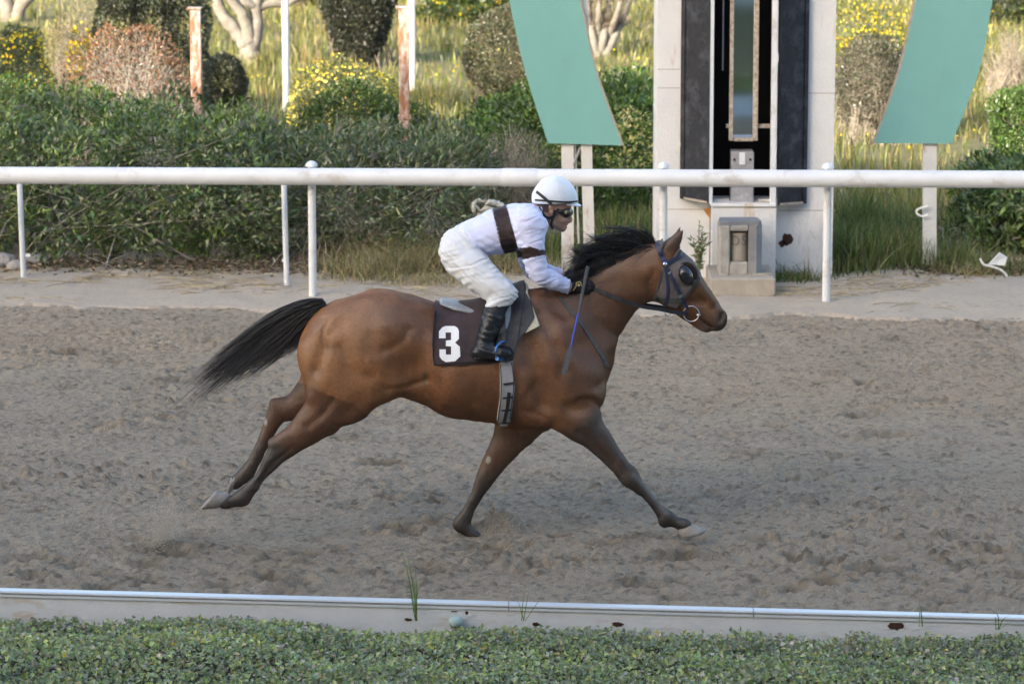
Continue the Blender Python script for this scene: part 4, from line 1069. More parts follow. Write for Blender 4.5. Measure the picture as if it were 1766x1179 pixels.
# hands, the fingers closed on rein and whip
FHn = {}
for s in (-1, 1):
    if s < 0: w, k0, y1 = (987, 496), (1004, 494), -.075
    else: w, k0, y1 = (977, 477), (993, 476), .055
    du, dv = (0, 0) if s < 0 else (-11, -19)
    H = part([(w[0], w[1], 8, y1 * 1.05, .024), (w[0] + 7, w[1] - 1, 10, y1, .020), (k0[0], k0[1], 10.5, y1, .018)])
    for i, (fu, fv, ln) in enumerate(((1005, 485, 15), (1008, 490, 16.5), (1007, 496, 16), (1003, 502, 13))):
        fu += du; fv += dv; c = [0, 1, 1, 0][i]
        H = part([(fu, fv, 3.2, y1 - .012 * s * -1, .0095), (fu + ln * .62, fv + 1.5, 3.0, y1 + s * .014, .009), (fu + ln, fv + 3, 2.8, y1 - s * .004, .0085), (fu + ln * .72, fv + 5, 2.6, y1 - s * .026, .008), (fu + ln * .3, fv + 5, 2.4, y1 - s * .030, .008)], .004, H)
    H = part([(999 + du, 489 + dv, 4, y1 - s * .012, .011), (1008 + du, 482 + dv, 3.4, y1 - s * .026, .010), (1016 + du, 484 + dv, 2.8, y1 - s * .024, .008)], .006, H)   # thumb
    FHn[s] = H
FB = smin(FT, FN, .04); FB = smin(FB, FHd, .025)
for s in (-1, 1):
    FB = smin(FB, FA[s], .03); FB = smin(FB, FHn[s], .008); FB = smin(FB, FL[s], .03); FB = smin(FB, FC[s], .02)
person = empty('person', (at(850, 600, YH)[0], YH, .95), 'jockey in white silks with a brown band crouching over the bay racehorse', 'person')
M['skin'] = mat('skin', (.46, .27, .19), .5, .4, attr=True, var=.08, vscale=60)
VJ, QJ = surface_nets(FB, GJ); VJ = smooth_mesh(VJ, QJ, 2)
uu, vv = to_px(VJ)
skc = np.repeat(np.array([[.37, .225, .165]]), len(VJ), 0)
skc = lerp(skc, np.array([.17, .125, .105]), np.exp(-((uu - 962) / 9) ** 2 - ((vv - 389) / 7) ** 2) * .7)                       # stubble
skc = lerp(skc, np.array([.42, .16, .13]), np.exp(-((uu - 976) / 3) ** 2 - ((vv - 389) / 3.5) ** 2) * .6)
skc = lerp(skc, np.array([.50, .22, .16]), np.exp(-((uu - 950) / 4) ** 2 - ((vv - 363) / 6) ** 2) * .5)
skc = lerp(skc, np.array([.03, .022, .018]), ((uu < 947) & (vv < 366) & (uu > 926) & (vv > 346)) * .9)                        # short dark hair at the nape
decimate(mesh_np('body', VJ, QJ, M['skin'], person, True, skc), .3)
X3, Y3, Z3 = [np.broadcast_to(q, FT.shape) for q in GJ.xyz()]
def dirnoise(m, du, dv, ac, al, seed):
    """noise stretched along a picture direction (du, dv): folds of cloth"""
    n = math.hypot(du, dv); ax, az = du / n, -dv / n
    x, y, z = X3[m], Y3[m], Z3[m]
    a = x * ax + z * az; c = -x * az + z * ax
    wob = .02 * (noise3(x / .08, y / .08, z / .08, seed + 77) - .5)
    f = noise3(a / al, y / (al * .6), (c + wob) / ac, seed)
    return 1 - 2 * np.abs(f - .5) * 2
# shirt
M['shirt'] = mat('white_silk', (.66, .67, .88), .62, .3, attr=True, var=.03, vscale=10, bump=.0035, bscale=26)
waist = half_sdf(GJ, (781, 384), (846, 452))        # negative above/right of the waist line
sh = smin(FT, smin(FA[-1], FA[1], 0), .035) - .009
sh = np.minimum(sh, np.maximum(FN - .008, half_sdf(GJ, (944, 340), (926, 392)) * -1))
m = np.abs(sh) < .03
fo = np.zeros(int(m.sum()), np.float32)
fo += .006 * dirnoise(m, 1, .55, .045, .25, 1) + .003 * dirnoise(m, 1, -.3, .022, .12, 2)
arm_m = np.minimum(FA[-1], FA[1])[m] < FT[m]
sh[m] += np.where(arm_m, .005 * dirnoise(m, 1, -.25, .020, .08, 3) - .002, fo - .003)
wr = np.maximum(half_sdf(GJ, (975, 512), (990, 480)), -1)  # cuff of the near sleeve
cut = np.where(GJ.y[None, :, None] < YH, half_sdf(GJ, (979.5, 512), (986, 478)), half_sdf(GJ, (969, 500), (974, 455)))
sel = np.minimum(FA[-1], FA[1]) < .05
shirt = np.where(sel & (GJ.x[:, None, None] > at(955, 480, YH)[0]), np.maximum(sh, -cut if False else cut), sh)
shirt = np.maximum(shirt, waist * (1 if True else -1))
shirt = np.maximum(shirt, (GJ.x[:, None, None] - at(990, 480, YH)[0]))
V, Q = surface_nets(shirt.astype(np.float32), GJ); V = smooth_mesh(V, Q, 2, .5)
uu, vv = to_px(V)
def samp(Fa, V):
    i = np.clip(np.round((V - GJ.o) / GJ.h).astype(int), 0, np.array(Fa.shape) - 1); return Fa[i[:, 0], i[:, 1], i[:, 2]]
isarm = np.minimum(samp(FA[-1], V), samp(FA[1], V)) < samp(FT, V)
l_e = np.interp(vv, [352, 363, 415, 440], [847, 849, 861, 870]); r_e = np.interp(vv, [352, 415, 437], [873, 890, 895])
band = (~isarm) & (uu > l_e) & (uu < r_e)
a_t = np.interp(uu, [900, 915, 934], [427.5, 425.5, 431]); a_b = np.interp(uu, [905, 937], [447.5, 440])
band |= isarm & (vv > a_t) & (vv < a_b) & (V[:, 1] < YH)
band |= isarm & (vv > a_t - 3) & (vv < a_b - 3) & (V[:, 1] > YH)
c = np.repeat(np.array([[.66, .67, .88]]), len(V), 0); c[band] = (.030, .017, .015)
shirt_o = decimate(mesh_np('shirt', V, Q, M['shirt'], person, True, c), .6)
# collar
GC = [at(u, v, YH) for u, v in ((925, 356), (938, 398))]
# breeches
M['breeches'] = mat('white_breeches', (.68, .67, .68), .75, .25, var=.05, vscale=10, bump=.003, bscale=40)
add_spots(M['breeches'], (.50, .46, .41), 6, .62, .85)
bp = smin(smin(FT, FL[-1], .02), FL[1], .02)
bp = smin(bp, smin(FC[-1], FC[1], 0), .02) - .011
m = np.abs(bp) < .035
bp[m] += .0058 * dirnoise(m, 1, -.32, .022, .20, 11) + .0055 * dirnoise(m, 1, .75, .022, .22, 12) - .005
knee = half_sdf(GJ, (890, 525), (824, 523)) if False else half_sdf(GJ, (820, 524), (895, 519))
bp = np.maximum(bp, -(waist + .010))
bp = np.maximum(bp, -knee if False else knee * 1)
try:
    V, Q = surface_nets(bp.astype(np.float32), GJ)
except ValueError:
    V, Q = surface_nets(np.maximum(bp, 0 * bp - 1), GJ)
decimate(mesh_np('breeches', smooth_mesh(V, Q, 2, .5), Q, M['breeches'], person, True), .5)
# socks and boots
for s in (-1, 1):
    side = (GJ.y[None, :, None] - YH) * -s
    sk = np.maximum(FC[s] - .006, np.maximum(-half_sdf(GJ, (820, 516), (895, 511)), half_sdf(GJ, (835, 535), (880, 545))))
    V, Q = surface_nets(sk.astype(np.float32), GJ); mesh_np('sock', smooth_mesh(V, Q, 1), Q, M['strap'], person, True)
    bt = FC[s] - .012; m = np.abs(bt) < .03
    bt[m] += .0035 * dirnoise(m, 1, .35, .018, .12, 21) - .002
    bt = np.maximum(bt, -half_sdf(GJ, (838, 527), (882, 542)))
    V, Q = surface_nets(bt.astype(np.float32), GJ); bo = mesh_np('boot', smooth_mesh(V, Q, 1), Q, M['black_leather'], person, True)
    so = GJ.new(); so = part([(820, 616, 4, s * .31, .040), (846, 614.5, 3.5, s * .312, .044), (868, 612, 3, s * .318, .046), (880, 609, 2.5, s * .32, .036)], 0, so)
    V, Q = surface_nets(so, GJ); mesh_np('sole', V, Q, M['strap'], bo, True)
    zp = [at(u, v, YH + s * y) for u, v, y in ((848, 534, .335), (842, 548, .338), (833, 575, .345), (829, 592, .345))]
# gloves
M['glove'] = mat('black_glove', (.014, .014, .016), .6, .35, var=.25, vscale=40, bump=.002, bscale=80)
M['gold'] = mat('gold_trim', (.52, .40, .14), .5, .4)
for s in (-1, 1):
    gl = np.maximum(smin(FHn[s], FA[s], .01) - .003, -(half_sdf(GJ, (983, 512), (989, 480)) if s < 0 else half_sdf(GJ, (972, 500), (977, 455))))
    V, Q = surface_nets(gl.astype(np.float32), GJ); V = smooth_mesh(V, Q, 1, .4)
    go = mesh_np('glove', V, Q, M['glove'], person, True)
    if s < 0:
        BGl = bvh_of(V, Q)
        for pth in ([(993, 488), (1001, 486), (1003, 494)], [(988, 501), (993, 494), (994, 488)]):
            strap_on(BGl, pth, 1.3, .001, 'trim', M['gold'], go, n=10, off=.001)
        strap_on(BGl, [(996, 491), (1000, 492)], 4, .001, 'badge', M['gold'], go, n=5, off=.001)
# helmet
M['helmet'] = mat('white_helmet_cover', (.74, .77, .82), .5, .35, var=.02, vscale=10, bump=.003, bscale=25)
FHm = part([(950, 344, 29, 0, .082), (964, 345, 28, 0, .080)])
FHm = part([(957, 338, 31, 0, .090)], .02, FHm)
FHm = FHm - .012
m = np.abs(FHm) < .02
FHm[m] += .0022 * dirnoise(m, .25, 1, .02, .15, 31)
cutl = half_sdf(GJ, (915, 356), (1005, 352))
hm = np.maximum(FHm, cutl); hm = np.maximum(hm, -(FHm + .016) * np.where(cutl > -.03, 1, 1) if False else hm)
pk = GJ.new(); pk = part([(978, 351, 3.0, 0, .078), (993, 352.5, 2.2, 0, .060), (1001, 354.5, 1.6, 0, .030)], 0, pk)
hm = smin(hm, pk, .008)
V, Q = surface_nets(hm.astype(np.float32), GJ); V = smooth_mesh(V, Q, 1)
he = mesh_np('helmet', V, Q, M['helmet'], person, True); BHe = bvh_of(V, Q)
strap_on(BHe, [(923.5, 345), (940, 346), (960, 347.5), (980, 348.5), (995, 347)], 3.2, .003, 'rubber_band', M['strap'], he, n=26, off=.002)
strap_on(BHe, [(926, 331), (936, 339), (948, 349), (957, 355.5)], 5.2, .003, 'goggle_strap', M['strap'], he, n=22, off=.003)
strap_on(BHe, [(962, 308), (969, 320), (973, 335), (974, 344)], .8, .002, 'seam', M['helmet'], he, n=18, off=.001)
# goggles
M['gogglelens'] = mat('goggle_lens', (.035, .03, .022), .08, .6, coat=.6)
M['amber'] = mat('amber_glint', (.40, .29, .10), .25, .5)
gg = part([(966, 364, 7.5, -.046, .030), (975, 366, 10, -.032, .034), (981, 366, 8, 0, .030), (975, 366, 10, .032, .034), (966, 364, 7.5, .046, .030)], 0)
gg = np.maximum(gg, -(FHd - .001))
V, Q = surface_nets(gg.astype(np.float32), GJ); V = smooth_mesh(V, Q, 1)
go = mesh_np('goggles', V, Q, M['black_leather'], person, True); Bg = bvh_of(V, Q)
decal(Bg, [(970, 366), (971.5, 361.5), (975, 359.5), (979, 360), (982, 362.5), (981, 368), (977, 371.5), (973, 371)], 'lens', M['gogglelens'], go, off=.003, step=2)
decal(Bg, [(973.3, 366), (974.5, 363.3), (977, 363.3), (978, 366), (976.5, 368.5), (974.3, 368.3)], 'lens_glint', M['amber'], go, off=.0045, step=2)
# chin harness
BJ = bvh_of(VJ, QJ)
strap_on(BJ, [(930, 358), (935, 369), (944, 375.5), (953, 374), (960, 366), (963, 360)], 4.8, .006, 'ear_strap', M['strap'], he, n=26, off=.003)
strap_on(BJ, [(956, 362), (953, 376), (951, 387), (955, 396)], 4.2, .006, 'chin_strap', M['strap'], he, n=18, off=.003)

# ------------------------------------------------------------------ whip
wh = empty('riding_whip', (at(1000, 520, YH - .1)[0], YH - .11, 1.3), 'slim whip with a blue shaft and grey leather flap', 'whip')
M['whipgrey'] = mat('grey_whip_grip', (.085, .088, .095), .6, .35, var=.2, vscale=40)
M['whipblue'] = mat('blue_whip_shaft', (.035, .075, .42), .4, .45)
wy = lambda v: YH + np.interp(v, [459, 500, 560, 645], [-.095, -.105, -.235, -.30])
wp = lambda u, v: at(u, v, wy(v))
MB().tube([wp(1013.5, 459), wp(1013, 464), wp(1007.5, 490), wp(1001.5, 520), wp(997.5, 540)], [.011, .0125, .011, .0095, .008], 10).build('handle', M['whipgrey'], wh, True)
MB().tube([wp(997.5, 539), wp(990.5, 570), wp(984, 601)], [.0065, .0058, .005], 8).build('shaft', M['whipblue'], wh, True)
fl = spline([(984.5, 598), (982, 606), (977, 625), (973, 645)], 16)
free_strap([wp(u, v) for u, v in fl], np.interp(np.arange(len(fl)), [0, 3, len(fl) - 1], [.018, .030, .031]), .010, 'flap', M['whipgrey'], wh)

# ------------------------------------------------------------------ kerb wall and cap in front of the track
kb = empty('kerb_wall', (0, KERB_Y(0), -.12), 'low white painted kerb wall with rust stains and a white metal cap', 'kerb')
def along(f, x0, x1, off, z):      # points along a ground line
    return np.array([(x0, f(x0) + off, z), (x1, f(x1) + off, z)])
def bar(f, x0, x1, o0, o1, z0, z1):
    V = [(x, f(x) + o, z) for x in (x0, x1) for o in (o0, o1) for z in (z0, z1)]
    return MB().add(V, [(0, 1, 3, 2), (4, 6, 7, 5), (0, 4, 5, 1), (2, 3, 7, 6), (1, 5, 7, 3), (0, 2, 6, 4)])
bar(KERB_Y, -14, 14, -.06, .0, -.12, .212).build('wall', M['kerbwall'], kb)
for (a, b) in ((-14, -6), (-6, -.02), (-.015, 1.268), (1.272, 6), (6.005, 14)):
    cp = bar(KERB_Y, a, b, -.068, .006, .2122, .2255).build('cap', M['kerbcap'], kb)
    prof = [(-.066, .2302), (-.070, .236), (-.068, .243), (-.060, .246), (-.002, .246), (.004, .238)]
    V = [(x, KERB_Y(x) + o, z) for x in (a, b) for o, z in prof + [(.000, .2262), (-.058, .2262)]]
    n = len(prof) + 2
    MB().add(V, [(i, (i + 1) % n, n + (i + 1) % n, n + i) for i in range(n)] + [tuple(range(n)), tuple(range(2 * n - 1, n - 1, -1))]).build('cap_lip', M['kerbcap'], cp)
def patch_on_kerb(u, v, rx, rz, m, name, seed, off=.003):
    r = np.random.default_rng(seed); x = (u - W0 / 2) / FPX * 19.2; y = KERB_Y(x) - .06 - off
    c = at(u, v, y); k = 18
    pts = [c + np.array([math.cos(a) * rx * (.75 + .5 * r.random()), 0, math.sin(a) * rz * (.75 + .5 * r.random())]) for a in np.linspace(0, 2 * math.pi, k, endpoint=False)]
    pts = [np.array([p[0], KERB_Y(p[0]) - .06 - off, min(p[2], .2)]) for p in pts]
    MB().prism(pts, (0, off - .0005, 0)).build(name, m, kb)
patch_on_kerb(1545, 1077, .042, .025, M['rustdark'], 'rust_hole', 1)
patch_on_kerb(783, 1051, .020, .012, M['rustdark'], 'rust_hole', 2)
patch_on_kerb(805, 1056, .010, .010, M['rustdark'], 'rust_hole', 3); patch_on_kerb(1065, 1076, .028, .012, M['rustdark'], 'rust_hole', 4); patch_on_kerb(925, 1076, .02, .010, M['rustdark'], 'rust_hole', 5); patch_on_kerb(704, 1068, .02, .008, M['rustdark'], 'rust_hole', 6)
patch_on_kerb(1580, 1075, .10, .03, M['white'], 'fresh_plaster', 7, .002); patch_on_kerb(787, 1060, .09, .03, M['white'], 'fresh_plaster', 8, .002)
# pale green ball lodged between kerb and hedge
M['paleball'] = mat('pale_green_plastic', (.36, .47, .43), .6, .3, var=.15, vscale=20)
c = at(786, 1072, KERB_Y(-.3) - .10); k = 16; V = []
for j in range(9):
    for i in range(k):
        a = math.pi * j / 8; b = 2 * math.pi * i / k; V.append(c + .040 * np.array([math.sin(a) * math.cos(b), .9 * math.sin(a) * math.sin(b), .85 * math.cos(a)]))
MB().add(V, [(j * k + i, j * k + (i + 1) % k, (j + 1) * k + (i + 1) % k, (j + 1) * k + i) for j in range(8) for i in range(k)]).build('ball', M['paleball'], None, True)
o = bpy.data.objects['ball']; tag(o, 'pale green ball lodged between kerb wall and hedge', 'ball')

# ------------------------------------------------------------------ leaves
def leaf_mesh(P, D, Nn, size, aspect, colr, fold=.18, jitter=None):
    """P base points, D leaf direction, Nn face direction: four-cornered folded leaves"""
    D = unit(D); S = unit(np.cross(D, Nn)); Nn = np.cross(S, D); L = size[:, None]; W = (size * aspect)[:, None]
    V = np.stack([P, P + D * L * .45 + S * W * .5 + Nn * L * fold, P + D * L - Nn * L * .05, P + D * L * .45 - S * W * .5 + Nn * L * fold], 1).reshape(-1, 3)
    F = np.arange(len(P) * 4).reshape(-1, 4)
    return V, F, np.repeat(colr, 4, 0)
def palette(n, cols, w, r, jit=.25):
    i = r.choice(len(cols), n, p=np.array(w) / sum(w)); c = np.array(cols)[i]
    return c * (1 + jit * r.normal(0, 1, (n, 1))).clip(.45, 1.8) * (1 + .08 * r.normal(0, 1, (n, 3))).clip(.7, 1.3)
def rand_dir(n, r): return unit(r.normal(0, 1, (n, 3)))

# foreground hedge, clipped low, leaves like clover
r = np.random.default_rng(21)
fh = empty('clipped_hedge', (0, KERB_Y(0) - 1.2, -.12), 'low clipped small leaved hedge in front of the kerb wall', 'hedge')
def hedge_top(x, d):               # d: distance from the kerb towards the camera
    return .135 + .055 * (noise2(x * 1.3 + 50, d * 2, 61) - .5) * 2 + .02 * (noise2(x * 5 + 9, d * 6, 62) - .5) * 2 + .04 * np.clip(d, 0, 1.2) - .06 * np.exp(-d / .12)
n = 84000
x = r.uniform(-4.2, 4.2, n); d = r.uniform(.075, 2.6, n) ** 1.0; y = KERB_Y(x) - d
z = hedge_top(x, d) - np.abs(r.normal(0, .030, n)) + .014 * r.random(n)
sel = d < .14; z[sel] -= r.random(sel.sum()) * .05
Nn = unit(r.normal(0, .55, (n, 3)) + np.array([0, -.45, .9])); D = unit(np.cross(Nn, rand_dir(n, r)))
clump = noise2(x * 4, y * 4, 64)
col = palette(n, [(.245, .305, .130), (.225, .280, .165), (.320, .375, .125), (.245, .275, .195), (.41, .40, .14), (.41, .36, .31), (.54, .42, .10)], [30, 26, 18, 18, 8, 9, .9], r)
col *= (.75 + .5 * clump)[:, None]
V, F, cc = leaf_mesh(np.stack([x, y, z], 1), D, Nn, r.uniform(.016, .038, n), r.uniform(.5, .85, n), col)
tag(mesh_np('foliage', V, F, M['leaf'], fh, False, cc), kind='stuff')
n = 2600
x = r.uniform(-4.2, 4.2, n); d = r.uniform(.08, 2.6, n); P0 = np.stack([x, KERB_Y(x) - d, np.full(n, -.10)], 1); P1 = P0 + np.stack([r.normal(0, .06, n), r.normal(0, .06, n), hedge_top(x, d) + .09 - r.random(n) * .05], 1)
tt = np.linspace(0, 1, 4)[None, :, None]; Pm = P0[:, None] * (1 - tt) + P1[:, None] * tt + r.normal(0, .012, (n, 4, 3))
V, F = tubes(Pm, np.full((n, 4), .0022), 3); tag(mesh_np('stems', V, F, M['twig'], fh), kind='stuff')
# soil and dead leaves inside the hedge
bar(KERB_Y, -14, 14, -2.7, -.065, -.119, .03).build('soil', mat('hedge_soil', (.06, .05, .04), .95, .1, var=.3, vscale=20), fh)
# weeds in front of the kerb
M['weed'] = M['grass']
def stalks(name, label, spots, cols, seed, z0=.0, wid=.006, cat='weed', group=None):
    r = np.random.default_rng(seed)
    for sp in spots:
        (u, v), tips = sp
        x0 = (u - W0 / 2) / FPX * 19.2; y0 = KERB_Y(x0) - .12; base = at(u, v, y0); base[2] = max(min(base[2], .2), -.1)
        P = []; 
        for (tu, tv) in tips:
            tip = at(tu, tv, y0 + r.normal(0, .03)); b = base + np.array([r.normal(0, .008), 0, 0])
            mid = (b + tip) / 2 + np.array([r.normal(0, .008), 0, .02]); P.append(spline([b, mid, tip], 8)[:9])
        m = min(len(p) for p in P); P = np.array([p[:m] for p in P])
        Wd = unit(np.stack([np.ones(len(P)), r.normal(0, .3, len(P)), np.zeros(len(P))], 1))
        V, F = ribbons(P, Wd, wid * (1 - .8 * np.linspace(0, 1, m)[None] ** 2) * np.ones((len(P), 1)))
        e = empty(name, base, label, cat, group)
        mesh_np('blades', V, F, M['grass'], e, False, palette(len(V), cols, [1] * len(cols), r, .1))
gc = [(.09, .17, .04), (.12, .18, .05)]
stalks('grass_tuft', 'tall thin green grass tuft standing before the kerb near the hind hooves', [((717, 1070), [(690, 940), (700, 945), (716, 975), (712, 990), (705, 1000), (722, 1010)])], gc, 1, cat='grass')
stalks('grass_tuft', 'pale wispy grass stalk standing before the kerb below the forelegs', [((901, 1070), [(908, 1005), (935, 1030), (912, 1020), (890, 1030)])], gc, 2, wid=.004, cat='grass')
stalks('grass_tuft', 'short single grass blade beside the large rust hole of the kerb', [((1592, 1080), [(1585, 1030), (1588, 1045)])], gc, 3, cat='grass')
stalks('grass_tuft', 'leaning grass blades before the kerb, farthest from the rust holes', [((1722, 1085), [(1712, 1052), (1716, 1062), (1748, 1060), (1756, 1072)])], gc, 4, cat='grass')

# ------------------------------------------------------------------ white rail
RAIL_Y = lambda x: 30.02 - .072 * x
rl = empty('running_rail', (0, RAIL_Y(0), 0), 'thick white tubular running rail along the far side of the track', 'rail')
zr = lambda x: at(W0 / 2 + x / 30.4 * FPX, 306 + .004 * (x / 30.4 * FPX), RAIL_Y(x))[2]
def rail_pt(u):
    x = (u - W0 / 2) / FPX * 30.4; return np.array([x, RAIL_Y(x), zr(x)])
for (u0, u1) in ((-2200, -640), (-640, 866), (925, 2400), (2400, 3900)):
    MB().tube([rail_pt(u0), rail_pt(u1)], .072, 20).build('rail_tube', M['white'], rl, True)
MB().tube([rail_pt(865), rail_pt(867), rail_pt(924), rail_pt(926)], [.074, .0765, .0765, .074], 20).build('sleeve', M['white'], rl, True)
def post(parent, u, vb, r, topz, lean=0.0, yoff=.10, cap=True):
    x = (u - W0 / 2) / FPX * 30.4; y = RAIL_Y(x) + yoff; b = ground(u, vb); b = np.array([b[0], y, 0])
    MB().tube([b + np.array([0, 0, -.1]), b + np.array([-lean, 0, topz])], r, 14).build('post', M['white'], parent, True)
    if cap:
        t = b + np.array([-lean, 0, topz]); MB().tube([t + np.array([0, 0, -.012]), t + np.array([0, 0, .008]), t + np.array([0, 0, .026]), t + np.array([0, 0, .036])], [r * 1.5, r * 1.5, r * 1.0, r * .3], 14).build('post_cap', M['white'], parent, True)
for u in (537, 1143, 1423, -69, 2029): post(rl, u, 520, .033, zr((u - W0 / 2) / FPX * 30.4) + .085)
# older thin posts a little behind the rail
for (u, v, ut, lab) in ((41, 483, 33, 'thin leaning white post standing beside the grey stones'), (495, 492, 489, 'thin leaning white post beside the thicker domed rail post')):
    g = ground(u, v); e = empty('thin_post', g, lab, 'post', 'thin posts behind the rail')
    tp = at(ut, 300, g[1]); MB().tube([g + np.array([0, 0, -.1]), tp], .024, 12).build('post', M['white'], e, True)
    q = at(u + (11 if u < 100 else -9), v - 43, g[1]); w = at(u - (1 if u < 100 else -1), v - 43, g[1])
    MB().box(np.minimum(q, w) + np.array([0, -.01, -.012]), np.maximum(q, w) + np.array([0, .01, .012])).build('bracket', M['plastic'], e)

# ------------------------------------------------------------------ finish tower
TY0, TYP = 30.98, 31.22            # front of the frame, front of the side panels
def bxp(u0, v0, u1, v1, y, depth, bev=0.0, zfix=None):
    a = at(u0, v1, y); b = at(u1, v0, y); z0 = a[2] if zfix is None else zfix
    vm = min(max((v0 + v1) / 2, 150), 430); a[0] = at(u0, vm, y)[0]; b[0] = at(u1, vm, y)[0]
    return MB().box((a[0], y, z0), (b[0], y + depth, b[2]), bev)
tw = empty('finish_tower', (at(1287, 400, TYP)[0], TYP + .4, 0), 'white plastered finish post tower with black shutters and a narrow mirror', 'tower')
VT = -190
bxp(1134, VT, 1226, 340, TYP, .9, zfix=-.1).build('side_panel', M['plaster'], tw)
bxp(1341, VT, 1440, 340, TYP, .9, zfix=-.1).build('side_panel', M['plaster'], tw)
for (u0, u1, vv_) in ((1134, 1172, 152), (1393, 1440, 161), (1134, 1226, 361), (1343, 1440, 363), (1134, 1172, 120)):
    bxp(u0, vv_ - .6, u1, vv_ + .6, TYP - .002, .004).build('panel_joint', M['boardedge'], tw)
bxp(1226.3, VT, 1340.7, 345, TYP + .45, .2).build('recess_back', M['darkin'], tw)
for (u0, u1) in ((1226.3, 1229), (1338, 1340.7)): bxp(u0, VT, u1, 345, TY0 + .03, .66).build('recess_side', M['darkin'], tw)
bxp(1224, VT, 1231, 352, TY0, .10, .004).build('frame_strip', M['white'], tw); bxp(1331, VT, 1341, 354, TY0, .10, .004).build('frame_strip', M['white'], tw)
bxp(1226, 351, 1339, 357, TY0 - .02, .50, .004).build('sill', M['plaster'], tw)
bxp(1228, 357.5, 1338, 470, TY0, .50, zfix=-.05).build('lower_front', M['plaster'], tw)
for (ui, uo, vb, vi, nm) in ((1222, 1172.5, 342, 351, 'l'), (1342, 1391, 351, 354, 'r')):
    yi, yo_ = TY0 + .01, TYP - .035
    A = at(ui, vi, yi); B = at(uo, vb, yo_); At = at(ui, VT, yi); Bt = at(uo, VT, yo_)
    dn = np.array([0, .028, 0])
    sh_o = MB().prism([A, B, np.array([B[0], yo_, At[2]]), np.array([A[0], yi, At[2]])], dn).build('shutter', M['black'], tw)
    w_ = (B - A) * .07; zt = np.array([0, 0, At[2] - A[2]])
    for (p0, p1) in ((A, A + w_ * .8), (B - w_ * 1.7, B)):
        q = [p0, p1, np.array([p1[0], p1[1], At[2]]), np.array([p0[0], p0[1], At[2]])]
        MB().prism([a + np.array([0, -.014, 0]) for a in q], np.array([0, .0135, 0])).build('shutter_rim', M['black'], sh_o)
    MB().prism([A + w_ * .85 + np.array([0, -.012, 0]), B - w_ * 1.75 + np.array([0, -.012, 0]), B - w_ * 1.75 + np.array([0, -.012, .018]), A + w_ * .85 + np.array([0, -.012, .018])], np.array([0, .0115, 0])).build('bottom_lip', M['boardedge'], sh_o)
# mirror in its worn frame
my = TY0 + .10
mf = bxp(1258, VT, 1265, 243, my, .03, .004).build('mirror_frame', M['mirrorframe'], tw); bxp(1299, VT, 1308, 243, my, .03, .004).build('mirror_frame', M['mirrorframe'], tw); bxp(1265.2, 238, 1298.8, 244, my, .03, .004).build('mirror_frame', M['mirrorframe'], tw)
bxp(1264, VT, 1300, 240, my + .018, .006).build('mirror', M['mirror'], tw)
bxp(1252, 214, 1328, 221, my + .05, .02).build('crossbar', M['mirrorframe'], tw)
bxp(1245, VT, 1247.5, 122, my + .1, .012).build('conduit', M['greypaint'], tw)
bxp(1261, 262, 1300, 352, TY0 + .06, .22, .006).build('mirror_stand', M['greypaint'], tw)
bxp(1275, 263, 1285, 284, TY0 + .055, .006).build('paper_label', M['white'], tw)
for u in (1266.5, 1294): bxp(u - 1.8, 273.5, u + 1.8, 277.5, TY0 + .05, .012).build('bolt', M['rustdark'], tw)
for (u0, u1) in ((1231.5, 1257), (1308, 1331)): bxp(u0, 344, u1, 350.5, TY0 + .14, .10).build('ledge', M['plastic'], tw)
bxp(1226, 92, 1230, 107, TY0 - .006, .008).build('hinge', M['white'], tw); bxp(1338, 92, 1342, 108, TY0 - .006, .008).build('hinge', M['white'], tw)
bxp(1170, 247, 1178, 253, TYP - .05, .05).build('latch', M['white'], tw); bxp(1204, 397, 1228, 400, TYP - .01, .01).build('ledge_strip', M['white'], tw)
for (u, v, rx, rz, sd_) in ((1358, 412, .055, .055, 1), (1349, 420, .03, .03, 2)):
    rr = np.random.default_rng(sd_); c = at(u, v, TYP - .004)
    MB().prism([c + np.array([math.cos(a) * rx * (.7 + .5 * rr.random()), 0, math.sin(a) * rz * (.7 + .5 * rr.random())]) for a in np.linspace(0, 2 * math.pi, 16, endpoint=False)], (0, .0035, 0)).build('rust_hole', M['rustdark'], tw)
rr = np.random.default_rng(4); c = at(1221, 366, TYP - .003)
M['orange'] = mat('orange_rust', (.45, .20, .06), .85, .2, var=.3, vscale=40)
MB().prism([c + np.array([(-.045, .02, .022, -.01)[i], 0, (.03, .035, -.06, -.02)[i]]) for i in range(4)], (0, .0025, 0)).build('rust_stain', M['orange'], tw)
M['slate'] = mat('slate_grey_paint', (.17, .18, .205), .75, .25, col2=(.30, .29, .28), vscale=6, bump=.005, bscale=50)
# plinth and the concrete housing that stands on it
pl = empty('concrete_plinth', (at(1281, 500, 30.3)[0], 30.5, 0), 'sand covered concrete plinth at the foot of the finish tower', 'plinth')
a = at(1225, 515, 30.22); b = at(1338, 480, 30.22); zp = b[2]
MB().box((a[0], 30.22, -.1), (b[0], TY0 - .004, zp), .012).build('block', M['sandstone'], pl)
hs = empty('concrete_housing', (at(1277, 460, 30.5)[0], 30.55, zp), 'hollow concrete housing with a drum lettered DS on the plinth', 'housing')
hy = 30.42; ztop = at(1277, 383, hy)[2]; zb = zp - .01
xa = [at(u, 420, hy)[0] for u in (1240, 1259, 1291, 1315)]
def hbox(x0, x1, z0, z1, y0=hy, y1=hy + .34): return MB().box((x0, y0, z0), (x1, y1, z1), .012)
zn0, zn1 = at(1277, 452, hy)[2], at(1277, 399, hy)[2]
hbox(xa[0] + .004, xa[1], zb, ztop - .03).build('wall', M['concrete'], hs)
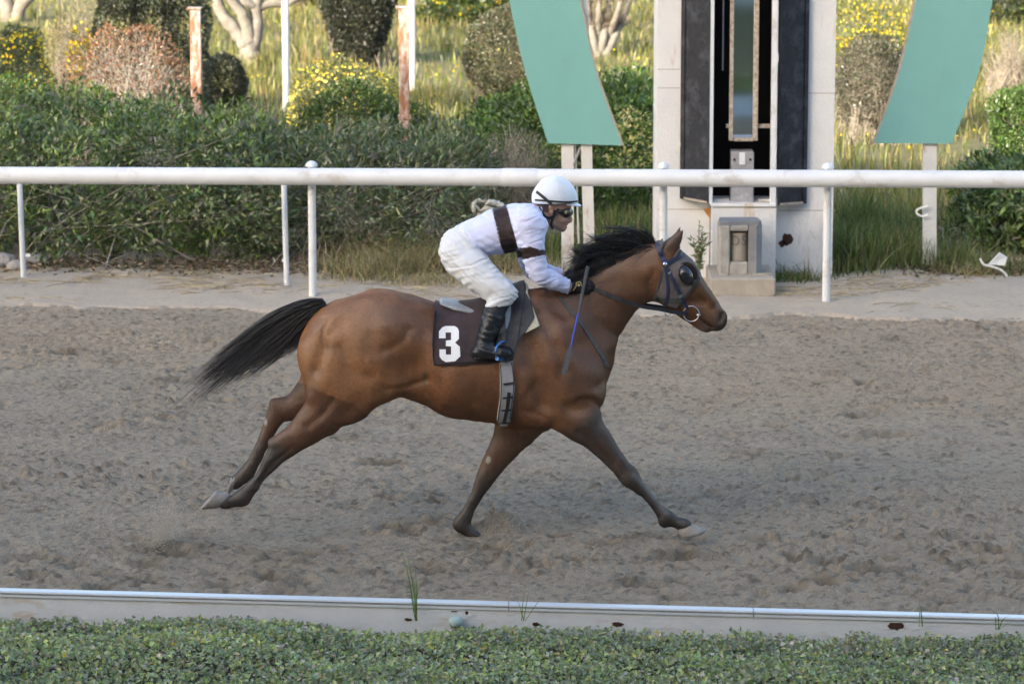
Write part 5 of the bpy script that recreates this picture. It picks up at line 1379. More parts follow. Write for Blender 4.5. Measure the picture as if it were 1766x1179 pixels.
V = [(xa[2], hy, 0), (xa[3] - .05, hy, 0), (xa[3], hy + .08, 0), (xa[3], hy + .30, 0), (xa[2], hy + .30, 0)]
MB().prism([(x, y, zb) for x, y, _ in V], (0, 0, ztop - .03 - zb)).build('wall', M['slate'], hs)
hbox(xa[1] + .001, xa[2] - .001, zn1, ztop - .03).build('lintel', M['concrete'], hs); hbox(xa[1] + .001, xa[2] - .001, zb, zn0).build('base', M['concrete'], hs)
hbox(xa[1] + .001, xa[2] - .001, zn0 + .001, zn1 - .001, hy + .22, hy + .30).build('niche_back', M['darkin'], hs)
V = [(xa[0] + .01, hy + .01), (xa[0] - .004, hy + .06), (xa[0] + .02, hy + .30), (xa[3] - .03, hy + .30), (xa[3] - .006, hy + .10), (xa[3] - .03, hy + .02)]
MB().prism([(x, y, ztop - .031) for x, y in V], (0, 0, .031)).build('lid', M['slate'], hs)
xc_ = (xa[1] + xa[2]) / 2; rd = (xa[2] - xa[1]) / 2 - .004
dr = MB().tube([(xc_, hy + .115, zn0 + .002), (xc_, hy + .115, zn1 - .02)], rd, 24).build('drum', M['sandstone'], hs, True)
def letters(txt, size, loc, m, parent, extr=.002, gap=0):
    cu = bpy.data.curves.new('lettering', 'FONT'); cu.body = txt; cu.size = size; cu.extrude = extr; cu.align_x = 'CENTER'; cu.space_character = 1.25
    ob = bpy.data.objects.new('lettering', cu); C.objects.link(ob); dg = bpy.context.evaluated_depsgraph_get(); me = bpy.data.meshes.new_from_object(ob.evaluated_get(dg))
    bpy.data.objects.remove(ob); co = np.array([v.co for v in me.vertices]); return co, [list(p.vertices) for p in me.polygons]
co, fc = letters('DS', .10, None, None, None)
V = np.stack([xc_ + co[:, 0], hy + .115 - np.sqrt(np.maximum(rd ** 2 - co[:, 0] ** 2, 1e-5)) - .002 - co[:, 2], zn1 - .125 + co[:, 1] * 1.15], 1)
mesh_np('lettering', V, fc, mat('letter_grey', (.17, .17, .18), .85, .2, var=.3, vscale=40), dr)
r = np.random.default_rng(8)                        # crumbled foot of the housing
for i in range(9):
    c = np.array([xa[0] + .05 + i * .045, hy - .03 + r.normal(0, .01), zp - .006]); s_ = r.uniform(.016, .03)
    V = [c + s_ * np.array([math.cos(a) * (.8 + .4 * r.random()) * 1.5, math.sin(a) * .8, z_]) for z_, q in ((0, 1), (.8, .7)) for a in np.linspace(0, 2 * math.pi, 7, endpoint=False)]
    MB().add(V, [(j, (j + 1) % 7, 7 + (j + 1) % 7, 7 + j) for j in range(7)] + [tuple(range(7)), tuple(range(7, 14))]).build('rubble', M['sandstone'], hs)

# ------------------------------------------------------------------ green curved boards
def board(name, label, left, right, yb, posts, edge_right):
    e = empty(name, (at((left[0][0] + right[0][0]) / 2, 300, yb)[0], yb, 0), label, 'sign board', 'green curved boards beside the tower')
    L_ = spline(left, 16); R_ = spline(right, 16)
    poly = [at(u, v, yb) for u, v in L_] + [at(u, v, yb) for u, v in R_[::-1]]
    n = len(L_); P = np.array([at(u, v, yb) for u, v in L_]); Q = np.array([at(u, v, yb) for u, v in R_]); m = min(len(P), len(Q)); P, Q = P[:m], Q[:m]
    th = np.array([0, .035, 0])
    V = np.concatenate([P, Q, P + th, Q + th]); F = []
    for i in range(m - 1): F += [(i, m + i, m + i + 1, i + 1), (2 * m + i, 2 * m + i + 1, 3 * m + i + 1, 3 * m + i)]
    F += [(0, 2 * m, 3 * m, m), (m - 1, 2 * m - 1, 4 * m - 1, 3 * m - 1)]
    b = MB().add(V, F); 
    b.build('panel', M['green'], e)
    for Z in (P, Q):
        s_ = -1 if Z is P else 1; ed = .018 * s_ 
        V = np.concatenate([Z + np.array([0, .0, 0]), Z + np.array([ed, .004, 0]), Z + np.array([ed, .033, 0]), Z + th]); F = [(k_ * m + i, k_ * m + i + 1, (k_ + 1) * m + i + 1, (k_ + 1) * m + i) for k_ in range(3) for i in range(m - 1)]
        if (Z is Q) == edge_right: MB().add(V, F).build('edge', M['boardedge'], e)
    for (ut, ub, w_, vb) in posts:
        a = at(ub, vb, yb + .04); g = ground(ub, vb); a = np.array([a[0], yb + .04, -.1]); t = at(ut, 235, yb + .04); ww = w_ * mpp(yb)
        V = [(a[0] - ww / 2, a[1], a[2]), (a[0] + ww / 2, a[1], a[2]), (a[0] + ww / 2, a[1] + .07, a[2]), (a[0] - ww / 2, a[1] + .07, a[2])] + [(t[0] - ww / 2, t[1], t[2] + 1.2), (t[0] + ww / 2, t[1], t[2] + 1.2), (t[0] + ww / 2, t[1] + .07, t[2] + 1.2), (t[0] - ww / 2, t[1] + .07, t[2] + 1.2)]
        V = np.array(V); V[4:, 0] += (t[0] - a[0]) / (t[2] - a[2]) * 1.2
        MB().add(V, [(0, 1, 2, 3), (4, 5, 6, 7), (0, 1, 5, 4), (1, 2, 6, 5), (2, 3, 7, 6), (3, 0, 4, 7)]).build('post', M['rustpost'], e)
    return e
M['rustpost'] = mat('white_timber_post', (.56, .55, .53), .8, .25, var=.08, vscale=8, bump=.003, bscale=50)
add_spots(M['rustpost'], (.36, .24, .15), 7, .58, .72, (1, 1, .5))
lb = board('green_board', 'green curved board on two posts behind the jockey', [(858, -110), (878, 0), (906, 125), (945, 247)], [(978, -110), (1000, 0), (1028, 125), (1073, 251)], 31.65, ((979, 979, 21, 440), (1011, 1018, 19, 430)), True)
rb = board('green_board', 'green curved board on a single post right of the tower', [(1606, -110), (1580, 0), (1551, 125), (1508, 247)], [(1734, -110), (1712, 0), (1688, 125), (1641, 248)], 31.65, ((1604, 1604, 23, 470),), False)
a = at(992, 250, 31.72); b = at(998, 420, 31.72)
MB().tube([a + np.array([0, 0, .3]), a, (a + b) / 2, b], .009, 8).build('brace', M['rustpost'], lb, True)
MB().tube([at(1001, 255, 31.7), at(988, 285, 31.7)], .012, 6).build('strut', M['greypaint'], lb, True)
rbn = empty('ribbon', at(1590, 365, 31.6), 'white plastic ribbon tied round the post of the green board', 'ribbon')
MB().tube(spline([at(u, v, 31.64) for u, v in ((1600, 356), (1585, 360), (1580, 367), (1590, 373), (1600, 371))], 16), .010, 6).build('loop', M['plastic'], rbn, True)
# two rusty posts, two white poles
for (u0, u1, vt, vb, y, lab, coll) in ((328.5, 347, 17, 420, 36.4, 'tall rusty square post with flat cap behind the hedge', False), (688, 706, 15, 430, 35.2, 'tall rusty white post with a collar behind the round shrub', True)):
    a = at(u0, 120, y); b = at(u1, vt, y); b[0] = at(u1, 120, y)[0]; e = empty('rusty_post', ((a[0] + b[0]) / 2, y, 0), lab, 'post', 'rusty posts behind the hedge')
    w = b[0] - a[0]
    MB().box((a[0], y, -.1), (b[0], y + w, b[2]), .006).build('shaft', M['rust'], e)
    MB().box((a[0] - .03, y - .02, b[2]), (b[0] + .01, y + w + .02, b[2] + .02), .004).build('cap', M['rust'], e)
    if coll:
        z = at(697, 203, y)[2]; MB().box((a[0] - .012, y - .012, z - .02), (b[0] + .012, y + w + .012, z + .02), .004).build('collar', M['rust'], e)
M['pole'] = mat('white_pole', (.70, .68, .65), .7, .3, var=.08, vscale=6); add_spots(M['pole'], (.38, .27, .2), 5, .6, .72, (1, 1, .3))
for (u, vb, w, lab) in ((494, 190, 12, 'slim white pole standing in the grass left of the clipped shrub'), (711, 156, 12, 'slim white pole standing behind the collared rusty post')):
    g = ground(u, vb); e = empty('white_pole', g, lab, 'pole', 'slim white poles in the garden')
    MB().tube([g + np.array([0, 0, -.1]), g + np.array([0, 0, 3.2])], w / 2 * mpp(g[1]), 12).build('shaft', M['pole'], e, True)
    MB().tube([g + np.array([0, 0, -.05]), g + np.array([0, 0, .03])], w * .7 * mpp(g[1]), 12).build('foot', M['pole'], e, True)

# ------------------------------------------------------------------ shrubs, hedges, trees
def blobs_for(shape, cx, cy, rx, ry, h, r, z0=0.0, nb=14):
    B = []
    if shape == 'round': B = [(np.array([cx, cy, z0 + h * .5]), np.array([rx, ry, h * .5]))]
    elif shape == 'box':
        nx = max(2, int(rx / .35)); ny = max(2, int(ry / .4))
        for i in range(nx):
            for j in range(ny):
                x = cx + rx * (-1 + (2 * i + 1) / nx) * .95 + r.normal(0, .05); y = cy + ry * (-1 + (2 * j + 1) / ny) * .95 + r.normal(0, .05); hh = h * r.uniform(.88, 1.03)
                B.append((np.array([x, y, z0 + hh * .5]), np.array([rx / nx * 1.5, ry / ny * 1.5, hh * .52])))
    elif shape == 'lumpy':
        for i in range(nb):
            a = r.uniform(0, 6.28); q = math.sqrt(r.random()) * .62; zz = r.uniform(.22, .74); s_ = r.uniform(.36, .52)
            B.append((np.array([cx + rx * q * math.cos(a), cy + ry * q * math.sin(a), z0 + h * zz]), np.array([rx * s_, ry * s_, h * min(s_ * .62, 1 - zz, .34)])))
    elif shape == 'slab':          # clipped block with rounded corners
        for i in range(3):
            for j in range(4): B.append((np.array([cx + rx * (-.62 + .62 * i), cy, z0 + h * (.12 + .25 * j)]), np.array([rx * .42, ry, h * .20])))
    elif shape == 'vase':          # clipped, wider at the top
        for i in range(9):
            t = i / 8; w = .55 + .45 * t
            B.append((np.array([cx, cy, z0 + h * (.12 + .74 * t)]), np.array([rx * w, ry * w, h * .16])))
        B.append((np.array([cx, cy, z0 + h * .86]), np.array([rx * 1.02, ry * 1.02, h * .14])))
    return B
def sample_blobs(B, n, r, depth=.3, zmin=.02, lump=.12, lscale=.18, seed=0):
    area = np.array([(b[1][0] * b[1][1] + b[1][0] * b[1][2] + b[1][1] * b[1][2]) for b in B]); area /= area.sum()
    P = []; N = []; got = 0
    while got < n:
        m = int((n - got) * 1.6) + 200
        i = r.choice(len(B), m, p=area); d = rand_dir(m, r)
        c = np.array([B[k][0] for k in i]); R_ = np.array([B[k][1] for k in i])
        rad = 1 - depth * r.random(m) ** 1.7
        p = c + d * R_ * rad[:, None]; nn = unit(d / R_)
        p = p + nn * ((noise3(p[:, 0] / lscale, p[:, 1] / lscale, p[:, 2] / lscale, seed) - .5) * 2 * lump)[:, None]
        ok = p[:, 2] > zmin
        for (bc, bR) in B:
            q = (((p - bc) / bR) ** 2).sum(1); ok &= ~((q < .45) & (r.random(m) < .9))
        P.append(p[ok]); N.append(nn[ok]); got += ok.sum()
    return np.concatenate(P)[:n], np.concatenate(N)[:n]
def twigs(base, tips, r, rad=.012, S=6, wob=.05, k=4, spread=.1):
    n = len(tips); b = np.repeat(np.asarray(base)[None], n, 0) + r.normal(0, spread, (n, 3)) * np.array([1, 1, 0])
    tt = np.linspace(0, 1, S)[None, :, None]
    ctrl = b + (tips - b) * np.array([.35, .35, .62])
    P = b[:, None] * (1 - tt) ** 2 + 2 * ctrl[:, None] * tt * (1 - tt) + tips[:, None] * tt ** 2
    P = P + r.normal(0, wob, (n, S, 3)) * np.sin(tt * math.pi)
    R_ = rad * (1 - .85 * tt[..., 0]) * r.uniform(.6, 1.2, (n, 1))
    return tubes(P, R_, k)
def shrub(name, label, cat, uc, wpx, vt, y, shape, n, size, asp, cols, wts, seed, ry=None, group=None, depth=.3, lump=.12, z0=0.0, flowers=None, ntw=40, twm='twig', hscale=1.0, up=.35, droop=0.0, toph=None, nb=14, lscale=.18, twr=.012):
    r = np.random.default_rng(seed)
    c = at(uc, vt, y); cx = c[0]; h = (c[2] if toph is None else toph) - z0; rx = wpx / 2 * mpp(y); ry = ry or rx
    e = empty(name, (cx, y, 0), label, cat, group)
    B = blobs_for(shape, cx, y, rx, ry, h, r, z0, nb)
    P, N = sample_blobs(B, n, r, depth, .02, lump, lscale, seed)
    D = unit(N * .7 + rand_dir(n, r) * .8 + np.array([0, 0, up])); Nn = unit(N + rand_dir(n, r) * .7 + np.array([0, 0, .4]))
    col = palette(n, cols, wts, r)
    cl = noise3(P[:, 0] * 3, P[:, 1] * 3, P[:, 2] * 3, seed + 5); col *= (.62 + .76 * cl)[:, None]
    if n:
        V, F, cc = leaf_mesh(P, D, Nn, r.uniform(size[0], size[1], n), r.uniform(asp * .8, asp * 1.2, n), col)
        tag(mesh_np('foliage', V, F, M['leaf'], e, False, cc), kind='stuff')
    if ntw:
        tips, _ = sample_blobs(B, ntw, r, .25, .05, lump, lscale, seed)
        V, F = twigs((cx, y, -.05), tips, r, twr, 6, .03, 4, rx * .45); mesh_np('branches', V, F, M[twm], e, True)
    if flowers:
        nf, fs, fc = flowers; P, N = sample_blobs(B, nf * 2, r, .05, .02, lump, lscale, seed)
        sel = (P[:, 2] > h * .45) | (r.random(len(P)) < .3); P, N = P[sel][:nf], N[sel][:nf]; nf = len(P); P = P + N * .03
        V, F, cc = leaf_mesh(P, unit(rand_dir(nf, r) + np.array([0, 0, .3])), unit(N + rand_dir(nf, r) * .6), r.uniform(fs * .7, fs * 1.3, nf), np.full(nf, .9), palette(nf, fc, [1] * len(fc), r, .12))
        tag(mesh_np('flowers', V, F, M['flower'], e, False, cc), kind='stuff')
    return e
G_DK = [(.062, .104, .028), (.092, .146, .036), (.130, .192, .048), (.205, .265, .070), (.150, .140, .095)]
G_BR = [(.070, .135, .026), (.100, .180, .034), (.140, .215, .045), (.045, .085, .022)]
G_GR = [(.085, .095, .062), (.060, .075, .045), (.110, .115, .080), (.045, .055, .033)]
hg = 'hedge shrubs behind the rail'
# hedges that close the verge
shrub('hedge', 'dense dark green leafy hedge behind the thin post and grey stones', 'hedge', 130, 720, 184, 33.4, 'box', 31000, (.05, .115), .30, G_DK, [22, 26, 24, 15, 13], 101, ry=1.5, depth=.30, lump=.28, ntw=260, twm='palewood', twr=.008, lscale=.32, up=.25)
shrub('hedge', 'dark green hedge with narrow leaves between the domed rail post and the jockey', 'hedge', 610, 420, 232, 32.9, 'box', 15000, (.06, .14), .18, [(.055, .088, .036), (.075, .112, .048), (.100, .140, .060), (.125, .125, .090), (.175, .190, .085)], [22, 25, 24, 20, 14], 102, ry=.95, depth=.32, lump=.26, ntw=300, twm='palewood', twr=.007, lscale=.3, up=.45)
shrub('hedge', 'bright green rounded leafy hedge between the green board and the tower', 'hedge', 1010, 300, 138, 35.4, 'box', 20000, (.045, .085), .40, G_BR, [30, 30, 16, 24], 103, ry=.9, depth=.2, lump=.13, ntw=60, lscale=.25)
shrub('hedge', 'loose green hedge with grassy foot beside the white debris', 'hedge', 1790, 300, 268, 33.1, 'lumpy', 12000, (.06, .13), .26, G_DK, [20, 26, 26, 20, 8], 104, ry=1.0, depth=.35, lump=.16, ntw=120, nb=18)
shrub('hedge', 'green leafy hedge low between the round grey shrub and the leaning green board', 'hedge', 860, 200, 175, 35.8, 'lumpy', 7000, (.045, .09), .34, G_BR, [30, 26, 14, 26], 105, ry=.7, ntw=50)
shrub('hedge', 'sunlit bright green hedge top behind the dark leafy hedge', 'hedge', 60, 290, 138, 36.3, 'box', 9000, (.045, .09), .34, [(.10, .17, .03), (.14, .21, .04), (.19, .25, .05), (.06, .10, .025)], [30, 26, 14, 20], 126, ry=.7, depth=.25, lump=.12, ntw=50)
# dry twiggy shrub behind the rider
shrub('dry_shrub', 'leafless tangled brown shrub behind the helmet and rail sleeve', 'shrub', 880, 190, 208, 33.0, 'lumpy', 1600, (.03, .06), .3, [(.14, .12, .08), (.08, .10, .04)], [3, 2], 106, ry=.5, ntw=620, twm='palewood', depth=.8, twr=.006)
# sunlit garden shrubs
shrub('round_shrub', 'small round green shrub in front of the yellow flowering bush', 'shrub', 602, 182, 138, 36.3, 'round', 10500, (.03, .06), .42, [(.06, .115, .022), (.09, .15, .03), (.14, .17, .04), (.04, .07, .02)], [30, 26, 14, 24], 107, depth=.25, lump=.10, ntw=50, nb=20)
shrub('round_shrub', 'low green shrub at the foot of the collared rusty post', 'shrub', 705, 150, 176, 35.9, 'lumpy', 6500, (.03, .06), .42, [(.05, .10, .022), (.08, .14, .03), (.035, .065, .02)], [30, 26, 24], 108, depth=.25, lump=.10, ntw=40)
YF = [(.62, .46, .03), (.70, .55, .06)]
shrub('flowering_bush', 'pale yellow flowering bush behind the small round green shrub', 'shrub', 592, 190, 106, 38.2, 'round', 8000, (.04, .08), .22, [(.14, .17, .07), (.20, .21, .08), (.10, .13, .05)], [3, 2, 2], 109, flowers=(1300, .036, [(.62, .50, .08), (.66, .56, .14)]), ntw=60)
shrub('flowering_bush', 'dense bush with golden yellow flowers beside the reddish dry bush', 'shrub', 28, 118, 52, 39.0, 'round', 8000, (.03, .06), .3, [(.07, .10, .03), (.12, .14, .05), (.045, .07, .025)], [3, 2, 2], 110, flowers=(620, .034, YF), ntw=60)
shrub('dry_bush', 'rounded dry bush with reddish brown leaves and pale twigs', 'shrub', 222, 205, 44, 38.4, 'round', 6000, (.025, .05), .45, [(.30, .135, .075), (.24, .12, .07), (.30, .22, .13), (.16, .13, .06)], [4, 3, 2, 1.2], 111, ry=.6, depth=.6, lump=.16, z0=.42, ntw=520, twm='whitewood', twr=.009)
shrub('clipped_bush', 'tall clipped grey green bush behind the capped rusty post', 'shrub', 262, 185, -70, 41.0, 'slab', 22000, (.036, .062), .5, G_GR, [3, 3, 2, 2], 112, ry=.55, depth=.10, lump=.05, ntw=40)
shrub('clipped_bush', 'small dark clipped bush right of the capped rusty post', 'shrub', 384, 72, 93, 44.3, 'round', 6000, (.026, .046), .5, [(.035, .045, .03), (.05, .06, .038), (.075, .07, .04)], [3, 3, 1], 113, depth=.2, lump=.05, ntw=30)
shrub('dry_shrub', 'tall tangle of dry brown brush between yellow flowers and clipped bush', 'shrub', 125, 120, -30, 43.0, 'lumpy', 2600, (.03, .06), .3, [(.22, .17, .10), (.16, .15, .07), (.30, .24, .12)], [2, 2, 1], 114, depth=.7, ntw=420, twm='palewood', twr=.007)
shrub('flowering_bush', 'wispy yellow flowering bush between dry brush and reddish bush', 'shrub', 140, 50, 40, 42.2, 'lumpy', 1500, (.03, .06), .25, [(.14, .17, .05), (.20, .21, .07)], [3, 2], 115, flowers=(260, .05, YF), ntw=30)
shrub('clipped_bush', 'dark clipped bush narrowing towards its foot on the sunny lawn', 'shrub', 617, 146, -48, 50.0, 'vase', 24000, (.028, .05), .5, [(.032, .042, .026), (.045, .055, .034), (.065, .068, .048), (.022, .030, .018)], [3, 3, 1.5, 2], 116, depth=.16, lump=.05, ntw=50)
shrub('clipped_bush', 'rounded grey green shrub standing left of the green board', 'shrub', 880, 150, 12, 45.3, 'round', 17000, (.03, .055), .4, [(.11, .115, .065), (.075, .095, .045), (.15, .13, .08), (.05, .06, .03), (.19, .14, .09)], [3, 3, 2, 2, 1], 117, depth=.12, lump=.05, ntw=50)
shrub('flowering_bush', 'yellow flowering bush above the grey twiggy shrub by the tower', 'shrub', 1505, 140, 0, 46.5, 'lumpy', 5500, (.03, .06), .28, [(.10, .13, .04), (.16, .19, .05)], [3, 2], 118, flowers=(620, .036, YF), ntw=40)
shrub('grey_shrub', 'dense grey twiggy shrub between the tower and the green board', 'shrub', 1508, 136, 62, 41.3, 'round', 9500, (.03, .055), .4, [(.125, .115, .08), (.085, .092, .052), (.17, .15, .11), (.05, .055, .035)], [2, 2, 1, 1.4], 119, depth=.4, lump=.1, ntw=700, twm='palewood', twr=.006)
shrub('green_bush', 'bright green dense bush standing right of the green board', 'shrub', 1768, 150, 134, 40.0, 'lumpy', 8500, (.035, .07), .4, G_BR, [30, 30, 18, 20], 120, depth=.25, lump=.08, ntw=40)
shrub('grey_shrub', 'bare grey twiggy shrub above the bright green bush', 'shrub', 1745, 110, 38, 45.5, 'lumpy', 900, (.02, .04), .4, [(.15, .13, .09), (.20, .18, .06)], [2, 1], 121, depth=.8, ntw=480, twm='palewood', twr=.007)
shrub('green_bush', 'yellowish green spreading bush far behind the collared rusty post', 'shrub', 800, 190, -8, 57.0, 'lumpy', 9000, (.05, .10), .4, [(.08, .12, .03), (.12, .16, .035), (.05, .08, .02)], [3, 2, 2], 122, depth=.3, lump=.12, ntw=60, flowers=(160, .06, YF))
shrub('green_bush', 'dark spreading bush far behind the right green board', 'shrub', 1690, 260, -16, 57.5, 'lumpy', 9000, (.05, .10), .4, [(.05, .07, .025), (.08, .10, .035), (.12, .13, .04)], [3, 2, 1], 123, depth=.3, lump=.12, ntw=80)
shrub('green_bush', 'loose olive green bush in front of the pale tree trunks', 'shrub', 20, 120, 40, 46.0, 'lumpy', 4000, (.05, .10), .3, [(.09, .11, .04), (.14, .15, .06), (.06, .08, .03)], [3, 2, 2], 124, depth=.4, lump=.12, ntw=80)
shrub('green_bush', 'olive bush with yellow blossom standing behind the tree fork', 'shrub', 530, 150, -30, 60.0, 'lumpy', 5500, (.06, .12), .3, [(.10, .12, .04), (.15, .16, .05), (.07, .08, .03)], [3, 2, 2], 125, depth=.4, lump=.12, ntw=60, flowers=(380, .07, YF))
# low hedges and bushes that go on outside the frame
for i, (x, y, w) in enumerate(((-7.2, 33.6, 2.0), (7.9, 33.6, 2.2), (-8.2, 44, 2.0), (9.2, 46, 2.4))):
    shrub('hedge', ['leafy hedge continuing past the grey stones', 'leafy hedge continuing past the white debris', 'loose garden bush beyond the yellow flowers', 'loose garden bush beyond the bare grey shrub'][i], 'hedge', W0 / 2 + x / (y * 1.015) * FPX, w * 2 / mpp(y), 0, y, 'lumpy', 7000, (.07, .14), .3, G_DK, [25, 28, 24, 15, 8], 130 + i, ry=1.2, toph=1.35, depth=.3, lump=.2, ntw=60)

def tree(name, label, base, limbs, r0, seed, m='palebark', crown=None, cc=None, leafn=5000):
    r = np.random.default_rng(seed); b = np.asarray(base, float)
    e = empty(name, b, label, 'tree')
    mb = MB(); ends = []
    for L in limbs:
        P = spline([np.array(p, float) + b for p in L['p']], 14)
        k = len(P); P = P + r.normal(0, .008, P.shape); mb.tube(P, np.linspace(L['r0'], L['r1'], k) * (1 + .08 * r.normal(0, 1, k)), 10); ends.append(P[-1])
    tr = mb.build('trunk', M[m], e, True)
    if crown:
        tips = np.concatenate([sample_blobs([(b + np.array(c[0]), np.array(c[1]))], 26, r, .6, .1, .1)[0] for c in crown])
        en = np.array(ends); near_ = en[np.argmin(((tips[:, None] - en[None]) ** 2).sum(2), 1)]
        tt = np.linspace(0, 1, 5)[None, :, None]; P = near_[:, None] * (1 - tt) + tips[:, None] * tt + r.normal(0, .05, (len(tips), 5, 3)) * np.sin(tt * math.pi)
        V, F = tubes(P, .02 * (1 - .8 * tt[..., 0]) * np.ones((len(tips), 1)), 4); mesh_np('branches', V, F, M[m], e, True)
        B = [(b + np.array(c[0]), np.array(c[1])) for c in crown]
        P, N = sample_blobs(B, leafn, r, .7, .3, .15, .4, seed)
        V, F, c_ = leaf_mesh(P, unit(rand_dir(leafn, r) + np.array([0, 0, -.2])), rand_dir(leafn, r), r.uniform(.06, .12, leafn), np.full(leafn, .35), palette(leafn, cc or [(.06, .09, .03), (.09, .12, .045)], [1] * len(cc or [1, 1]), r))
        tag(mesh_np('crown', V, F, M['leaf'], e, False, c_), kind='stuff')
    return e
g = ground(432, 114)
tree('forked_tree', 'pale barked tree forking low into spreading limbs on the lawn', g,
     [dict(p=[(.02, 0, -.1), (.0, 0, .18), (-.05, 0, .36)], r0=.16, r1=.13), dict(p=[(-.05, 0, .30), (-.22, 0, .50), (-.42, .05, .78), (-.50, .05, 1.1), (-.9, .1, 2.0)], r0=.11, r1=.05), dict(p=[(-.02, 0, .30), (-.06, -.05, .62), (-.22, -.1, .92), (-.6, -.2, 1.7)], r0=.10, r1=.05),
      dict(p=[(.03, 0, .25), (.09, .05, .6), (.11, .05, .95), (.35, .1, 1.8)], r0=.115, r1=.06), dict(p=[(.10, .05, .78), (.30, .1, .86), (.62, .15, .90), (1.1, .2, 1.5)], r0=.07, r1=.03), dict(p=[(.05, 0, .82), (-.2, -.05, .93), (-.45, 0, 1.0), (-1.2, 0, 1.5)], r0=.06, r1=.03)],
     .2, 201, crown=[((0, 0, 3.2), (1.9, 1.7, 1.0)), ((-1.2, .3, 2.6), (1.0, 1.0, .7)), ((1.2, -.2, 2.6), (1.1, 1.0, .7))], leafn=6000)
g = ground(20, 36)
tree('twin_trunk_tree', 'pale twin trunks of a tree behind the olive bush', g, [dict(p=[(-.05, 0, -.1), (-.1, 0, .5), (-.25, 0, 1.4), (-.4, 0, 2.4)], r0=.13, r1=.08), dict(p=[(.0, 0, -.05), (.18, 0, .28), (.40, 0, .62), (.8, 0, 2.0)], r0=.13, r1=.08)],
     .2, 202, crown=[((0, 0, 3.4), (2.0, 1.8, 1.1))], leafn=4500)
g = ground(1032, 97)
r = np.random.default_rng(203)
e = empty('bare_vase_shrub', g, 'bare grey branched shrub with pale forked trunk behind the green board', 'shrub')
mb = MB(); tips = []
for a in np.linspace(-1.05, 1.05, 7):
    P = spline([g + np.array([a * .06, r.normal(0, .03), -.05]), g + np.array([a * .22, r.normal(0, .08), .28]), g + np.array([a * .42, r.normal(0, .15), .75]), g + np.array([a * .55, r.normal(0, .2), 1.4])], 12)
    mb.tube(P, np.linspace(.075, .02, len(P)), 8); tips += [P[5], P[8], P[-1]]
mb.build('trunk', M['palebark'], e, True)
tips = np.array(tips); st = tips[r.choice(len(tips), 420)]; en = st + np.stack([r.normal(0, .17, 420), r.normal(0, .17, 420), r.uniform(.1, .55, 420)], 1)
tt = np.linspace(0, 1, 5)[None, :, None]; P = st[:, None] * (1 - tt) + en[:, None] * tt + r.normal(0, .02, (420, 5, 3))
V, F = tubes(P, .009 * (1 - .7 * tt[..., 0]) * np.ones((420, 1)), 3); mesh_np('branches', V, F, M['twig'], e, True)
# unseen trees added outside the frame so their crowns dapple the lawn
for i, (x, y, hgt, lab) in enumerate(((-9.0, 36.0, 4.2, 'unseen leafy tree, added for dappled shade, beyond the end of the dark hedge'), (-13.0, 44.0, 5.5, 'unseen spreading tree, added for dappled shade, far beyond the yellow flowers'), (-11.5, 31.5, 5.0, 'unseen loose crowned tree, added for dappled shade, beyond the grey stones'))):
    tree('dapple_tree', lab, (x, y, 0), [dict(p=[(0, 0, -.1), (.05, 0, 1.2), (0, 0, hgt * .55)], r0=.16, r1=.11), dict(p=[(0, 0, hgt * .5), (.5, .2, hgt * .7), (.9, .2, hgt * .85)], r0=.09, r1=.04), dict(p=[(0, 0, hgt * .5), (-.5, -.2, hgt * .7), (-.9, .1, hgt * .85)], r0=.09, r1=.04)],
         .16, 210 + i, m='bark', crown=[((0, 0, hgt * .8), (1.5, 1.5, hgt * .22)), ((.9, .3, hgt * .62), (1.0, 1.0, .6)), ((-.9, -.3, hgt * .66), (1.0, 1.0, .6))], leafn=5200)

# far thicket that closes the garden
r = np.random.default_rng(260); n = 16000
x = r.uniform(-34, 34, n); y = r.uniform(80, 86, n); hh = 2.2 + 1.6 * noise2(x * .25, y * .1, 91); z = hh * np.sqrt(r.random(n))
V, F, cc = leaf_mesh(np.stack([x, y, z], 1), unit(rand_dir(n, r) + np.array([0, 0, .3])), unit(rand_dir(n, r) + np.array([0, -.6, .3])), r.uniform(.25, .5, n), np.full(n, .5), palette(n, G_DK, [25, 28, 24, 15, 8], r) * (.6 + .8 * noise2(x * .5, z, 92))[:, None])
tag(mesh_np('far_thicket', V, F, M['leaf'], None, False, cc), 'green thicket closing the far end of the garden', kind='stuff')

# ------------------------------------------------------------------ grass and litter
def grass(name, label, x, y, z, hgt, wid, cols, wts, seed, lean=.25, S=4):
    r = np.random.default_rng(seed); n = len(x)
    b = np.stack([x, y, z], 1); a = r.uniform(0, 6.28, n); ln = np.abs(r.normal(0, lean, n)) * hgt
    tip = b + np.stack([np.cos(a) * ln, np.sin(a) * ln, hgt], 1)
    tt = np.linspace(0, 1, S)[None, :, None]
    mid = b + (tip - b) * np.array([.25, .25, .65])
    P = b[:, None] * (1 - tt) ** 2 + 2 * mid[:, None] * tt * (1 - tt) + tip[:, None] * tt ** 2
    ph = r.uniform(0, 6.28, n); Wd = np.stack([np.cos(ph), np.sin(ph) * .5, np.zeros(n)], 1)
    V, F = ribbons(P, unit(Wd), (wid[:, None]) * (1 - .9 * tt[..., 0] ** 1.5))
    c = palette(n, cols, wts, r, .2); 
    o = mesh_np(name, V, F, M['grass'], None, False, np.repeat(c, 2 * S, 0)); tag(o, label, kind='stuff'); return o
r = np.random.default_rng(301)
n = 86000
y = 34.2 + (76 - 34.2) * r.random(n) ** 1.25; x = r.uniform(-1, 1, n) * (.145 * y + 1.2)
dens = noise2(x * .55, y * .30, 71); keep = r.random(n) < (.25 + 1.1 * dens); x, y = x[keep], y[keep]; n = len(x)
tall = noise2(x * .8 + 7, y * .4, 72)
